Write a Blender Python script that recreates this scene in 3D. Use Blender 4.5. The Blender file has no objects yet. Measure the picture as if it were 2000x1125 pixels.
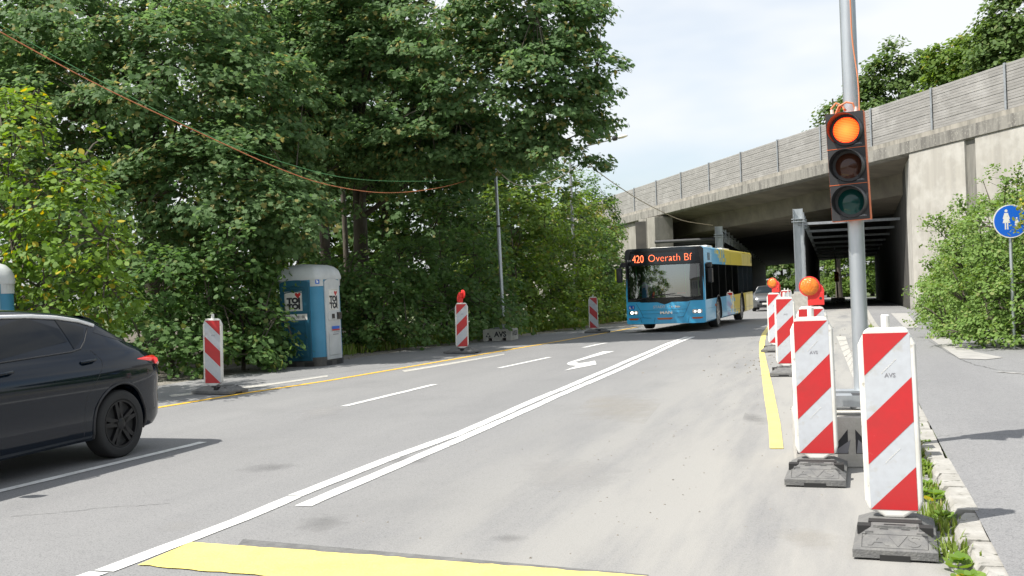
import bpy, bmesh, math, random
import numpy as np
from mathutils import Matrix, Vector
R = math.radians
sc = bpy.context.scene
col = sc.collection
# ---------------------------------------------------------------- camera
ROLL = math.atan(.0384)
CAMH = 1.5
cr, sr = math.cos(ROLL), math.sin(ROLL)
cam = bpy.data.objects.new('camera', bpy.data.cameras.new('camera'))
cam.data.sensor_width = 36; cam.data.lens = 36
cam.data.clip_start = .05; cam.data.clip_end = 4000
cam.matrix_world = Matrix(((cr, sr, 0, 0), (0, 0, -1, 0), (-sr, cr, 0, CAMH), (0, 0, 0, 1)))
col.objects.link(cam); sc.camera = cam
# ---------------------------------------------------------------- light
sc.view_settings.view_transform = 'Standard'; sc.view_settings.look = 'None'
sc.view_settings.exposure = 1.0; sc.view_settings.gamma = 1
SUN_EL, SUN_AZ = R(56), math.atan2(-.93, -.37)      # azimuth of the sun measured from +Y towards +X
sdir = Vector((math.sin(SUN_AZ)*math.cos(SUN_EL), math.cos(SUN_AZ)*math.cos(SUN_EL), math.sin(SUN_EL)))
w = bpy.data.worlds.new('World'); sc.world = w; w.use_nodes = True
nt = w.node_tree; nt.nodes.clear()
N = nt.nodes.new; L = nt.links.new
sky = N('ShaderNodeTexSky'); sky.sky_type = 'NISHITA'; sky.sun_disc = False
sky.sun_elevation = SUN_EL; sky.sun_rotation = SUN_AZ; sky.air_density = 1; sky.dust_density = 2; sky.ozone_density = 1
bgs = N('ShaderNodeBackground'); bgs.inputs[1].default_value = .1
bgc = N('ShaderNodeBackground'); bgc.inputs[0].default_value = (.95, .98, 1, 1); bgc.inputs[1].default_value = .52
L(sky.outputs[0], bgs.inputs[0])
tc = N('ShaderNodeTexCoord'); mp = N('ShaderNodeMapping'); mp.inputs['Scale'].default_value = (1.0, 1.3, 3.2)
no = N('ShaderNodeTexNoise'); no.inputs['Scale'].default_value = 1.5; no.inputs['Detail'].default_value = 5; no.inputs['Roughness'].default_value = .5
ra = N('ShaderNodeValToRGB'); ra.color_ramp.elements[0].position = .34; ra.color_ramp.elements[0].color = (.12,)*3+(1,)
ra.color_ramp.elements[1].position = .55; ra.color_ramp.elements[1].color = (.97,)*3+(1,)
L(tc.outputs['Generated'], mp.inputs[0]); L(mp.outputs[0], no.inputs[0]); L(no.outputs[0], ra.inputs[0])
mx = N('ShaderNodeMixShader'); L(ra.outputs[0], mx.inputs[0]); L(bgs.outputs[0], mx.inputs[1]); L(bgc.outputs[0], mx.inputs[2])
ou = N('ShaderNodeOutputWorld'); L(mx.outputs[0], ou.inputs[0])
sl = bpy.data.lights.new('sun', 'SUN'); sl.energy = 3.7; sl.angle = R(.6); sl.color = (1, .96, .89)
so = bpy.data.objects.new('sun', sl); so.rotation_euler = sdir.to_track_quat('Z', 'Y').to_euler(); col.objects.link(so)

# ---------------------------------------------------------------- frames
A0 = R(18.4); ES = (math.sin(A0), math.cos(A0)); EN = (math.cos(A0), -math.sin(A0))   # along / across the road
SB, SE, SL = 25., 165., .0115
def s_of(x, y): return ES[0]*x+ES[1]*y
def gz(x, y): return -SL*(min(max(s_of(x, y), SB), SE)-SB)
def W(s, n, z=0.):
    x, y = s*ES[0]+n*EN[0], s*ES[1]+n*EN[1]
    return Vector((x, y, z+gz(x, y)))
def ray(px, py):
    u, v = (px-1000)/2000, (562.5-py)/2000
    return Vector((u*cr+v*sr, 1, -u*sr+v*cr))
def at(px, py, Y): return Vector((0, 0, CAMH))+ray(px, py)*Y
def G(px, py, h=0.):
    r = ray(px, py); z = 0
    for i in range(60):
        t = (z+h-CAMH)/r.z; z = gz(r.x*t, t)
    return Vector((r.x*t, t, z))
def Z3(v, z): return Vector((v[0], v[1], v[2]+z))

# ---------------------------------------------------------------- materials
MT = {}
def mat(name, c, c2=None, scale=5, rough=.6, metal=0., bump=0., bscale=None, stretch=(1, 1, 1), lo=.35, hi=.65, detail=6,
        emit=None, coat=0., c3=None, scale3=60, lo3=.55, hi3=.7, trans=None, alpha=None, spec=None):
    m = bpy.data.materials.new(name); m.use_nodes = True; MT[name] = m
    nt = m.node_tree; b = nt.nodes['Principled BSDF']; N = nt.nodes.new; L = nt.links.new
    b.inputs['Base Color'].default_value = (*c, 1); b.inputs['Roughness'].default_value = rough; b.inputs['Metallic'].default_value = metal
    b.inputs['Coat Weight'].default_value = coat
    if spec is not None: b.inputs['Specular IOR Level'].default_value = spec
    if c2 or bump or c3:
        tc = N('ShaderNodeTexCoord'); mp = N('ShaderNodeMapping'); mp.inputs['Scale'].default_value = stretch
        L(tc.outputs['Object'], mp.inputs[0])
    last = None
    def mixn(cA, linkA, cB, sc_, lo_, hi_, src):
        no = N('ShaderNodeTexNoise'); no.inputs['Scale'].default_value = sc_; no.inputs['Detail'].default_value = detail
        no.inputs['Roughness'].default_value = .6; L(src, no.inputs[0])
        mr = N('ShaderNodeMapRange'); mr.inputs[1].default_value = lo_; mr.inputs[2].default_value = hi_; L(no.outputs[0], mr.inputs[0])
        mi = N('ShaderNodeMix'); mi.data_type = 'RGBA'; L(mr.outputs[0], mi.inputs[0])
        if linkA: L(linkA, mi.inputs[6])
        else: mi.inputs[6].default_value = (*cA, 1)
        mi.inputs[7].default_value = (*cB, 1); return mi.outputs[2]
    if c2: last = mixn(c, None, c2, scale, lo, hi, mp.outputs[0])
    if c3: last = mixn(c, last, c3, scale3, lo3, hi3, tc.outputs['Object'])
    if last: L(last, b.inputs['Base Color'])
    if bump:
        no = N('ShaderNodeTexNoise'); no.inputs['Scale'].default_value = bscale or scale*4; no.inputs['Detail'].default_value = 4
        L(mp.outputs[0], no.inputs[0]); bu = N('ShaderNodeBump'); bu.inputs['Strength'].default_value = bump; bu.inputs['Distance'].default_value = .02
        L(no.outputs[0], bu.inputs['Height']); L(bu.outputs[0], b.inputs['Normal'])
    if emit: b.inputs['Emission Color'].default_value = (*emit[:3], 1); b.inputs['Emission Strength'].default_value = emit[3]
    if trans: b.inputs['Transmission Weight'].default_value = trans
    if alpha: b.inputs['Alpha'].default_value = alpha
    return m
def road_mat(name, base, dark, light, dust, dust_n0, dust_n1):
    """old asphalt: fine aggregate, tyre-polished bands along the road, pale dust collecting towards the kerb"""
    m = bpy.data.materials.new(name); m.use_nodes = True; MT[name] = m
    nt = m.node_tree; b = nt.nodes['Principled BSDF']; N = nt.nodes.new; L = nt.links.new
    b.inputs['Roughness'].default_value = .85; b.inputs['Specular IOR Level'].default_value = .3
    tc = N('ShaderNodeTexCoord'); mp = N('ShaderNodeMapping'); mp.inputs['Rotation'].default_value = (0, 0, A0); L(tc.outputs['Object'], mp.inputs[0])
    sp = N('ShaderNodeSeparateXYZ'); L(mp.outputs[0], sp.inputs[0])       # x = across, y = along
    st = N('ShaderNodeMapping'); st.inputs['Scale'].default_value = (1, .12, 1); L(mp.outputs[0], st.inputs[0])
    def noise(src, s, d=6, r=.6):
        n = N('ShaderNodeTexNoise'); n.inputs['Scale'].default_value = s; n.inputs['Detail'].default_value = d; n.inputs['Roughness'].default_value = r
        L(src, n.inputs[0]); return n.outputs[0]
    def rng(x, a, b_, c=0, d=1):
        r = N('ShaderNodeMapRange'); r.inputs[1].default_value = a; r.inputs[2].default_value = b_; r.inputs[3].default_value = c; r.inputs[4].default_value = d
        L(x, r.inputs[0]); return r.outputs[0]
    def mix(f, A, B):
        mi = N('ShaderNodeMix'); mi.data_type = 'RGBA'; L(f, mi.inputs[0])
        for k, v in ((6, A), (7, B)):
            if isinstance(v, tuple): mi.inputs[k].default_value = (*v, 1)
            else: L(v, mi.inputs[k])
        return mi.outputs[2]
    def mul(a, b_):
        q = N('ShaderNodeMath'); q.operation = 'MULTIPLY'; L(a, q.inputs[0])
        if isinstance(b_, float): q.inputs[1].default_value = b_
        else: L(b_, q.inputs[1])
        return q.outputs[0]
    c = mix(mul(rng(noise(st.outputs[0], .9), .38, .64), .7), base, light)
    c = mix(mul(rng(noise(mp.outputs[0], .55, 8, .65), .52, .74), .35), c, dark)
    c = mix(mul(rng(noise(mp.outputs[0], 9, 8, .7), .52, .7), .25), c, dark)
    c = mix(mul(rng(noise(mp.outputs[0], 36, 6, .8), .52, .64), .6), c, dark)
    c = mix(mul(rng(noise(mp.outputs[0], 95, 2, .6), .54, .66), .75), c, tuple(v*.75 for v in dark))
    c = mix(mul(rng(noise(mp.outputs[0], 60, 4, .75), .56, .68), .5), c, tuple(v*1.35 for v in light))
    dn = mul(rng(sp.outputs[0], dust_n0, dust_n1), rng(noise(st.outputs[0], 1.9, 7), .32, .56))
    c = mix(dn, c, dust)
    c = mix(mul(rng(noise(tc.outputs['Object'], 150, 2), .56, .7), .5), c, dark)
    c = mix(mul(rng(noise(tc.outputs['Object'], 210, 2), .60, .7), .55), c, tuple(min(1, v*1.6) for v in light))
    vo = N('ShaderNodeTexVoronoi'); vo.feature = 'DISTANCE_TO_EDGE'; vo.inputs['Scale'].default_value = .32
    wn = N('ShaderNodeTexNoise'); wn.inputs['Scale'].default_value = 1.2; wn.inputs['Detail'].default_value = 6; L(mp.outputs[0], wn.inputs[0])
    ad = N('ShaderNodeMix'); ad.data_type = 'RGBA'; ad.blend_type = 'ADD'; ad.inputs[0].default_value = 1.0; L(mp.outputs[0], ad.inputs[6]); L(wn.outputs[1], ad.inputs[7])
    L(ad.outputs[2], vo.inputs[0])
    cr_ = mul(rng(vo.outputs[0], 0, .006, 1, 0), rng(noise(mp.outputs[0], .8), .52, .6))
    L(c, b.inputs['Base Color'])
    bu = N('ShaderNodeBump'); bu.inputs['Strength'].default_value = .35; bu.inputs['Distance'].default_value = .006
    L(noise(tc.outputs['Object'], 130, 3), bu.inputs['Height']); L(bu.outputs[0], b.inputs['Normal'])
road_mat('asphalt', (.205, .205, .206), (.12, .122, .125), (.245, .244, .242), (.295, .288, .27), -3.8, -.8)
road_mat('asphalt_path', (.20, .20, .203), (.13, .132, .137), (.25, .25, .25), (.29, .28, .25), 30, 40)
mat('patch', (.36, .35, .33), (.27, .265, .255), 7, .9, bump=.3)
mat('tar', (.10, .10, .10), (.16, .16, .155), 9, .85, bump=.3)
mat('earth', (.07, .058, .042), (.13, .11, .085), 3, .95, bump=.8, bscale=25, c3=(.2, .18, .15), scale3=40)
mat('gravelly', (.17, .155, .13), (.27, .255, .225), 5, .95, bump=.8, bscale=40, c3=(.07, .06, .045), scale3=25, lo3=.5, hi3=.62)
mat('meadow', (.05, .085, .02), (.09, .10, .04), 2, .95, bump=.6, bscale=20)
mat('concrete', (.30, .285, .25), (.19, .18, .155), 1.2, .85, bump=.25, bscale=30, stretch=(1, 1, .35), c3=(.30, .285, .25), scale3=3)
mat('concrete_wall', (.41, .39, .35), (.33, .315, .285), 1.6, .85, bump=.2, bscale=14, stretch=(1.6, 1.6, .1), c3=(.455, .44, .405), scale3=1.1, lo3=.45, hi3=.65)
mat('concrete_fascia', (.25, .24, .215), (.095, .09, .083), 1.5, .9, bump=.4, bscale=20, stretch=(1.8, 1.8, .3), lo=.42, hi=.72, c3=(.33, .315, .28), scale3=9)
mat('concrete_shaded', (.075, .07, .06), (.045, .043, .04), 1.0, .9, bump=.2, bscale=12)  # underpass shade, along with soot, put into the colour of the inner concrete
mat('concrete_parapet', (.36, .335, .29), (.20, .19, .165), 1.8, .9, bump=.3, bscale=20, stretch=(1.5, 1.5, .3))
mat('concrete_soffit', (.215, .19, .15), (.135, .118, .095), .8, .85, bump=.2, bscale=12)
mat('concrete_block', (.52, .50, .46), (.40, .385, .345), 6, .85, bump=.3, bscale=60)
mat('stain', (.15, .145, .13), (.23, .22, .195), 3, .9, stretch=(3, 3, .3))
mat('kerbstone', (.36, .35, .325), (.27, .26, .235), 6, .9, bump=.6, bscale=22, c3=(.12, .12, .10), scale3=14, lo3=.6, hi3=.68)
mat('paint_white', (.74, .74, .72), (.60, .60, .58), 5, .6, c3=(.34, .34, .33), scale3=22, lo3=.56, hi3=.72)
mat('paint_old', (.52, .50, .44), (.33, .32, .30), 9, .8, c3=(.25, .25, .25), scale3=30, lo3=.5, hi3=.62)
mat('paint_faint', (.265, .26, .25), (.225, .222, .216), .8, .85, lo=.35, hi=.65, c3=(.13, .13, .13), scale3=150, lo3=.57, hi3=.68)
mat('paint_yellow', (.78, .64, .18), (.70, .56, .15), 4, .6, c3=(.40, .35, .18), scale3=22, lo3=.53, hi3=.68, bump=.3, bscale=50)
mat('paint_yellow_far', (.78, .46, .03), (.70, .42, .04), 4, .6)
mat('barrier_panel', (.31, .30, .285), (.24, .232, .22), 2.2, .6, bump=.15, bscale=30, stretch=(.5, .5, 3), c3=(.36, .35, .335), scale3=.6)
mat('galv', (.55, .58, .60), (.44, .47, .49), 9, .42, metal=.75, stretch=(1, 1, .2))
mat('galv_dull', (.36, .38, .40), (.26, .275, .29), 6, .55, metal=.4)
mat('steel_dark', (.045, .047, .05), (.07, .07, .072), 3, .7)
mat('sheeting_dark', (.02, .021, .022), (.035, .035, .036), 3, .8)
mat('groove', (.03, .03, .03), rough=.8)
mat('rubber', (.115, .115, .115), (.17, .168, .16), 14, .75, bump=.35, bscale=90)
mat('rubber_slot', (.02, .02, .02), rough=.9)
mat('plastic_white', (.72, .71, .67), (.58, .56, .50), 5, .4, lo=.45, hi=.75, c3=(.36, .33, .26), scale3=17, lo3=.62, hi3=.75)
mat('refl_white', (.50, .525, .56), (.46, .48, .51), 22, .35, bump=.12, bscale=400, c3=(.40, .375, .33), scale3=8, lo3=.58, hi3=.78)
mat('refl_red', (.50, .022, .026), (.43, .026, .028), 9, .35, c3=(.66, .13, .12), scale3=13, lo3=.66, hi3=.76)
mat('red_plastic', (.72, .035, .03), rough=.4)
mat('amber', (.80, .23, .015), (.68, .16, .01), 30, .15, coat=.6, bump=.5, bscale=70)
mat('black_plastic', (.022, .022, .024), (.03, .03, .032), 8, .5)
mat('black_gloss', (.012, .013, .015), rough=.15)
mat('black_ink', (.025, .025, .03), rough=.6)
mat('grey_ink', (.22, .22, .24), rough=.6)
mat('orange_plastic', (.75, .16, .04), rough=.5)
mat('lamp_red', (.9, .1, .03), rough=.3, emit=(1, .05, .006, 1.15))
mat('lamp_red_hot', (.9, .3, .1), rough=.3, emit=(1, .17, .015, 1.1))
mat('lens_amber_off', (.06, .022, .013), rough=.08, coat=.3, spec=.3)
mat('lens_green_off', (.004, .05, .045), rough=.08, coat=.3, spec=.3)
mat('cable_orange', (.62, .22, .10), rough=.5)
mat('cable_green', (.12, .34, .13), rough=.5)
mat('cable_tan', (.35, .30, .2), rough=.6)
mat('bark', (.055, .045, .034), (.10, .088, .068), 6, .95, bump=1, bscale=16, stretch=(1, 1, .25))
mat('twig', (.05, .04, .028), rough=.9)
mat('wc_blue', (.06, .25, .40), (.045, .215, .35), 2, .45)
mat('wc_teal', (.022, .115, .18), (.018, .095, .15), 2, .45)
mat('wc_white', (.56, .58, .58), (.46, .48, .48), 3, .45)
mat('wc_base', (.05, .052, .055), (.10, .095, .085), 5, .8)
mat('sign_blue', (.01, .12, .58), rough=.3)
mat('bus_blue', (.07, .50, .84), (.06, .47, .81), 1.5, .28, coat=.5)
mat('seam', (.015, .12, .25), rough=.6)
mat('led', (.9, .2, .05), emit=(1, .17, .07, 1.5))
mat('headlight', (.9, .9, .9), rough=.1, emit=(1, .97, .9, 1.1))
mat('indicator', (.55, .12, .03), rough=.2, coat=.5)
mat('chrome', (.7, .7, .72), rough=.15, metal=1)
mat('silver_trim', (.85, .85, .85), rough=.35)
mat('car_paint', (.003, .0075, .015), rough=.07, spec=.42)
mat('car_grey', (.12, .125, .13), rough=.3, metal=.4, coat=.6)
mat('glass_dark', (.004, .005, .005), rough=.02, spec=.35)
mat('glass_smoke', (.02, .028, .035), rough=.08)
mat('tyre', (.022, .022, .022), rough=.8)
mat('rim_black', (.018, .018, .02), rough=.35, metal=.5)
mat('rim_silver', (.5, .5, .5), rough=.35, metal=.8)
mat('tail_red', (.55, .01, .01), rough=.1, coat=1, emit=(1, .02, .01, .25))
mat('hv_yellow', (.55, .65, .03), rough=.5)
mat('green_rail', (.05, .40, .12), rough=.4)
mat('interior', (.035, .035, .038), rough=.8)
mat('seat_blue', (.05, .08, .14), rough=.8)
mat('litter', (.8, .8, .8), rough=.5)
def lit_lens():
    m = MT['lamp_red']; nt = m.node_tree; N = nt.nodes.new; L = nt.links.new; b = nt.nodes['Principled BSDF']
    tc = N('ShaderNodeTexCoord'); mp = N('ShaderNodeMapping'); mp.inputs['Location'].default_value = (-.5, 0, -.5); L(tc.outputs['Generated'], mp.inputs[0])
    mm = N('ShaderNodeVectorMath'); mm.operation = 'MULTIPLY'; mm.inputs[1].default_value = (2, 0, 2); L(mp.outputs[0], mm.inputs[0])
    ln = N('ShaderNodeVectorMath'); ln.operation = 'LENGTH'; L(mm.outputs[0], ln.inputs[0])
    mi = N('ShaderNodeMix'); mi.data_type = 'RGBA'; mi.inputs[6].default_value = (1, .26, .035, 1); mi.inputs[7].default_value = (1, .022, .004, 1); L(ln.outputs['Value'], mi.inputs[0]); L(mi.outputs[2], b.inputs['Emission Color'])
lit_lens()
def stain_mat(name, c, amount, sc_=4.):
    """soft-edged blotch worked into the surface: densest in the middle of its own outline"""
    m = bpy.data.materials.new(name); m.use_nodes = True; MT[name] = m; nt = m.node_tree; N = nt.nodes.new; L = nt.links.new
    b = nt.nodes['Principled BSDF']; b.inputs['Base Color'].default_value = (*c, 1); b.inputs['Roughness'].default_value = .9
    tc = N('ShaderNodeTexCoord'); mp = N('ShaderNodeMapping'); mp.inputs['Location'].default_value = (-.5, -.5, 0); L(tc.outputs['Generated'], mp.inputs[0])
    mm = N('ShaderNodeVectorMath'); mm.operation = 'MULTIPLY'; mm.inputs[1].default_value = (2, 2, 0); L(mp.outputs[0], mm.inputs[0])
    ln = N('ShaderNodeVectorMath'); ln.operation = 'LENGTH'; L(mm.outputs[0], ln.inputs[0])
    r1_ = N('ShaderNodeMapRange'); r1_.inputs[1].default_value = .1; r1_.inputs[2].default_value = .85; r1_.inputs[3].default_value = .3; r1_.inputs[4].default_value = -.5; L(ln.outputs['Value'], r1_.inputs[0])
    no = N('ShaderNodeTexNoise'); no.inputs['Scale'].default_value = sc_; no.inputs['Detail'].default_value = 9; no.inputs['Roughness'].default_value = .72; L(tc.outputs['Object'], no.inputs[0])
    ad = N('ShaderNodeMath'); L(no.outputs[0], ad.inputs[0]); L(r1_.outputs[0], ad.inputs[1])
    r2_ = N('ShaderNodeMapRange'); r2_.inputs[1].default_value = .45; r2_.inputs[2].default_value = .95; r2_.inputs[4].default_value = amount; L(ad.outputs[0], r2_.inputs[0])
    L(r2_.outputs[0], b.inputs['Alpha'])
stain_mat('stain_dark', (.11, .11, .11), .30, 5.0)
stain_mat('stain_pale', (.34, .335, .325), .45, 2.0)
stain_mat('stain_sand', (.34, .315, .27), .4, 2.0)
def glass():
    m = bpy.data.materials.new('windscreen'); m.use_nodes = True; MT['windscreen'] = m; nt = m.node_tree; nt.nodes.remove(nt.nodes['Principled BSDF'])
    t = nt.nodes.new('ShaderNodeBsdfTransparent'); t.inputs[0].default_value = (.55, .62, .6, 1)
    g = nt.nodes.new('ShaderNodeBsdfGlossy'); g.inputs['Roughness'].default_value = .02; g.inputs[0].default_value = (.9, .95, 1, 1)
    m2 = nt.nodes.new('ShaderNodeMixShader'); m2.inputs[0].default_value = .30
    nt.links.new(t.outputs[0], m2.inputs[1]); nt.links.new(g.outputs[0], m2.inputs[2]); nt.links.new(m2.outputs[0], nt.nodes['Material Output'].inputs[0])
glass()
def bus_side():
    m = bpy.data.materials.new('bus_livery'); m.use_nodes = True; MT['bus_livery'] = m
    nt = m.node_tree; b = nt.nodes['Principled BSDF']; N = nt.nodes.new; L = nt.links.new
    tc = N('ShaderNodeTexCoord'); sp = N('ShaderNodeSeparateXYZ'); L(tc.outputs['Object'], sp.inputs[0])
    sn = N('ShaderNodeVectorMath'); sn.operation = 'SNAP'; sn.inputs[1].default_value = (.16, 10, .13); L(tc.outputs['Object'], sn.inputs[0])
    wn = N('ShaderNodeTexWhiteNoise'); L(sn.outputs[0], wn.inputs[0])
    s2 = N('ShaderNodeSeparateXYZ'); L(sn.outputs[0], s2.inputs[0])
    mr = N('ShaderNodeMapRange'); mr.inputs[1].default_value = -5.8; mr.inputs[2].default_value = -8.2; ma = N('ShaderNodeMath'); ma.operation = 'MULTIPLY_ADD'; ma.inputs[1].default_value = -1.45; L(s2.outputs[2], ma.inputs[0]); L(s2.outputs[0], ma.inputs[2]); L(ma.outputs[0], mr.inputs[0])
    cp = N('ShaderNodeMath'); cp.operation = 'LESS_THAN'; L(wn.outputs[0], cp.inputs[0]); L(mr.outputs[0], cp.inputs[1])
    mi = N('ShaderNodeMix'); mi.data_type = 'RGBA'; mi.inputs[6].default_value = (.075, .44, .74, 1); mi.inputs[7].default_value = (.78, .63, .07, 1)
    L(cp.outputs[0], mi.inputs[0]); L(mi.outputs[2], b.inputs['Base Color']); b.inputs['Roughness'].default_value = .3; b.inputs['Coat Weight'].default_value = .4
bus_side()
def leafmat(name, c, c2, c3, f3=.9, trans=.34, rough=.62):
    m = bpy.data.materials.new(name); m.use_nodes = True; MT[name] = m
    nt = m.node_tree; b = nt.nodes['Principled BSDF']; N = nt.nodes.new; L = nt.links.new
    ge = N('ShaderNodeNewGeometry'); tc = N('ShaderNodeTexCoord')
    no = N('ShaderNodeTexNoise'); no.inputs['Scale'].default_value = .7; no.inputs['Detail'].default_value = 3; L(tc.outputs['Object'], no.inputs[0])
    ad = N('ShaderNodeMath'); ad.operation = 'MULTIPLY_ADD'; ad.inputs[1].default_value = .75; L(ge.outputs['Random Per Island'], ad.inputs[0]); L(no.outputs[0], ad.inputs[2])
    mr = N('ShaderNodeMapRange'); mr.inputs[1].default_value = .45; mr.inputs[2].default_value = 1.2; L(ad.outputs[0], mr.inputs[0])
    mi = N('ShaderNodeMix'); mi.data_type = 'RGBA'; mi.inputs[6].default_value = (*c, 1); mi.inputs[7].default_value = (*c2, 1); L(mr.outputs[0], mi.inputs[0])
    gt = N('ShaderNodeMath'); gt.operation = 'GREATER_THAN'; gt.inputs[1].default_value = f3; L(ge.outputs['Random Per Island'], gt.inputs[0])
    m3 = N('ShaderNodeMix'); m3.data_type = 'RGBA'; m3.inputs[7].default_value = (*c3, 1); L(gt.outputs[0], m3.inputs[0]); L(mi.outputs[2], m3.inputs[6])
    L(m3.outputs[2], b.inputs['Base Color']); b.inputs['Roughness'].default_value = rough; b.inputs['Specular IOR Level'].default_value = .28
    tr = N('ShaderNodeBsdfTranslucent'); hs = N('ShaderNodeHueSaturation'); hs.inputs['Value'].default_value = 1.8; hs.inputs['Saturation'].default_value = 1.15; hs.inputs['Hue'].default_value = .485
    L(m3.outputs[2], hs.inputs['Color']); L(hs.outputs[0], tr.inputs[0])
    ms = N('ShaderNodeMixShader'); ms.inputs[0].default_value = trans; L(b.outputs[0], ms.inputs[1]); L(tr.outputs[0], ms.inputs[2])
    L(ms.outputs[0], nt.nodes['Material Output'].inputs[0])
leafmat('leaf_maple', (.075, .145, .052), (.135, .215, .088), (.27, .25, .09), .92, .48)
leafmat('leaf_maple_light', (.085, .155, .028), (.15, .225, .05), (.22, .22, .06), .95, .48)
leafmat('leaf_hazel', (.085, .165, .022), (.17, .27, .05), (.40, .34, .04), .95, .35)
leafmat('leaf_hedge', (.062, .13, .036), (.11, .19, .058), (.14, .17, .05), .93, .42)
leafmat('leaf_yellow', (.13, .17, .03), (.24, .27, .05), (.4, .36, .06), .9, .4)
leafmat('leaf_bush', (.10, .18, .035), (.17, .26, .065), (.22, .26, .09), .93, .3)
leafmat('leaf_far', (.065, .12, .03), (.12, .185, .052), (.14, .17, .06), .93)
leafmat('grass', (.11, .18, .03), (.21, .28, .06), (.3, .27, .12), .9, .3)

# ---------------------------------------------------------------- mesh helpers
class MB:
    def __init__(s): s.v = []; s.f = []; s.m = []; s.M = Matrix.Identity(4); s.mi = 0
    def add(s, vs, fs, mi=None, M=None):
        b = len(s.v); T = s.M if M is None else s.M @ M
        s.v += [tuple(T @ Vector(p)) for p in vs]
        s.f += [tuple(b+i for i in f) for f in fs]; s.m += [s.mi if mi is None else mi]*len(fs)
        return s
    def box(s, x0, x1, y0, y1, z0, z1, mi=None, M=None):
        return s.add([(x, y, z) for x in (x0, x1) for y in (y0, y1) for z in (z0, z1)],
                     [(0, 1, 3, 2), (4, 6, 7, 5), (0, 4, 5, 1), (2, 3, 7, 6), (0, 2, 6, 4), (1, 5, 7, 3)], mi, M)
    def prism(s, poly, a, b, axis='z', mi=None, M=None, cap=True):
        """2-D outline extruded from a to b along axis; outline coords are the two other axes in order"""
        def P(p, t):
            return (p[0], p[1], t) if axis == 'z' else (p[0], t, p[1]) if axis == 'y' else (t, p[0], p[1])
        n = len(poly); vs = [P(p, a) for p in poly]+[P(p, b) for p in poly]
        ar = sum(poly[i][0]*poly[(i+1) % n][1]-poly[(i+1) % n][0]*poly[i][1] for i in range(n))
        fl = (ar > 0) == (b > a)
        if axis == 'y': fl = not fl
        fs = [(i, (i+1) % n, n+(i+1) % n, n+i) for i in range(n)]
        if cap: fs += [tuple(range(n-1, -1, -1)), tuple(range(n, 2*n))]
        if not fl: fs = [f[::-1] for f in fs]
        return s.add(vs, fs, mi, M)
    def tube(s, pts, r, n=8, mi=None, cap=True, M=None):
        pts = [Vector(p) for p in pts]; k = len(pts); rs = r if isinstance(r, (list, tuple)) else [r]*k
        vs = []; prev = None
        for i, p in enumerate(pts):
            d = (pts[min(i+1, k-1)]-pts[max(i-1, 0)]).normalized()
            if prev is None:
                u = d.orthogonal().normalized()
            else:
                u = (prev-d*prev.dot(d))
                u = u.normalized() if u.length > 1e-6 else d.orthogonal().normalized()
            prev = u; w_ = d.cross(u)
            for j in range(n):
                t = 2*math.pi*j/n; vs.append(tuple(p+(u*math.cos(t)+w_*math.sin(t))*rs[i]))
        fs = [(i*n+j, i*n+(j+1) % n, (i+1)*n+(j+1) % n, (i+1)*n+j) for i in range(k-1) for j in range(n)]
        if cap: fs += [tuple(range(n-1, -1, -1)), tuple(range((k-1)*n, k*n))]
        return s.add(vs, fs, mi, M)
    def lathe(s, prof, n=24, axis='z', mi=None, M=None):
        """prof: (radius, height) pairs"""
        vs = []
        for r_, h in prof:
            for j in range(n):
                t = 2*math.pi*j/n; a, b = r_*math.cos(t), r_*math.sin(t)
                vs.append((a, b, h) if axis == 'z' else (a, h, b) if axis == 'y' else (h, a, b))
        k = len(prof)
        fs = [(i*n+j, i*n+(j+1) % n, (i+1)*n+(j+1) % n, (i+1)*n+j) for i in range(k-1) for j in range(n)]
        fs += [tuple(range(n-1, -1, -1)), tuple(range((k-1)*n, k*n))]
        if axis == 'y': fs = [f[::-1] for f in fs]
        return s.add(vs, fs, mi, M)
    def build(s, name, mats, parent=None, bevel=0, smooth=None, seg=2):
        me = bpy.data.meshes.new(name); me.from_pydata(s.v, [], s.f)
        mats = mats if isinstance(mats, (list, tuple)) else [mats]
        for m in mats: me.materials.append(MT[m])
        me.polygons.foreach_set('material_index', s.m)
        if smooth is not None:
            me.polygons.foreach_set('use_smooth', [True]*len(me.polygons)); me.set_sharp_from_angle(angle=R(smooth))
        me.update()
        o = bpy.data.objects.new(name, me); col.objects.link(o)
        if parent: o.parent = parent
        if bevel:
            b = o.modifiers.new('bevel', 'BEVEL'); b.width = bevel; b.segments = seg; b.limit_method = 'ANGLE'; b.angle_limit = R(40)
        return o
_tx = {}
def text(body, size, ext=.001, offset=0.):
    k = (body, size, ext, offset)
    if k not in _tx:
        cu = bpy.data.curves.new('text', 'FONT'); cu.body = body; cu.size = size; cu.extrude = ext; cu.offset = offset
        cu.align_x = 'CENTER'; cu.align_y = 'CENTER'; cu.resolution_u = 3
        ob = bpy.data.objects.new('text', cu); col.objects.link(ob)
        dg = bpy.context.evaluated_depsgraph_get(); me = bpy.data.meshes.new_from_object(ob.evaluated_get(dg))
        _tx[k] = ([tuple(v.co) for v in me.vertices], [tuple(p.vertices) for p in me.polygons])
        bpy.data.objects.remove(ob); bpy.data.curves.remove(cu); bpy.data.meshes.remove(me)
    return _tx[k]
def frame(o, x, y):
    """matrix whose local X, Y map to the given directions (text lies in local XY)"""
    x = Vector(x).normalized(); y = Vector(y).normalized(); z = x.cross(y)
    return Matrix(((x.x, y.x, z.x, o[0]), (x.y, y.y, z.y, o[1]), (x.z, y.z, z.z, o[2]), (0, 0, 0, 1)))
def put(o, label=None, cat=None, group=None, kind=None):
    if label: o['label'] = label
    if cat: o['category'] = cat
    if group: o['group'] = group
    if kind: o['kind'] = kind
    return o
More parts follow.
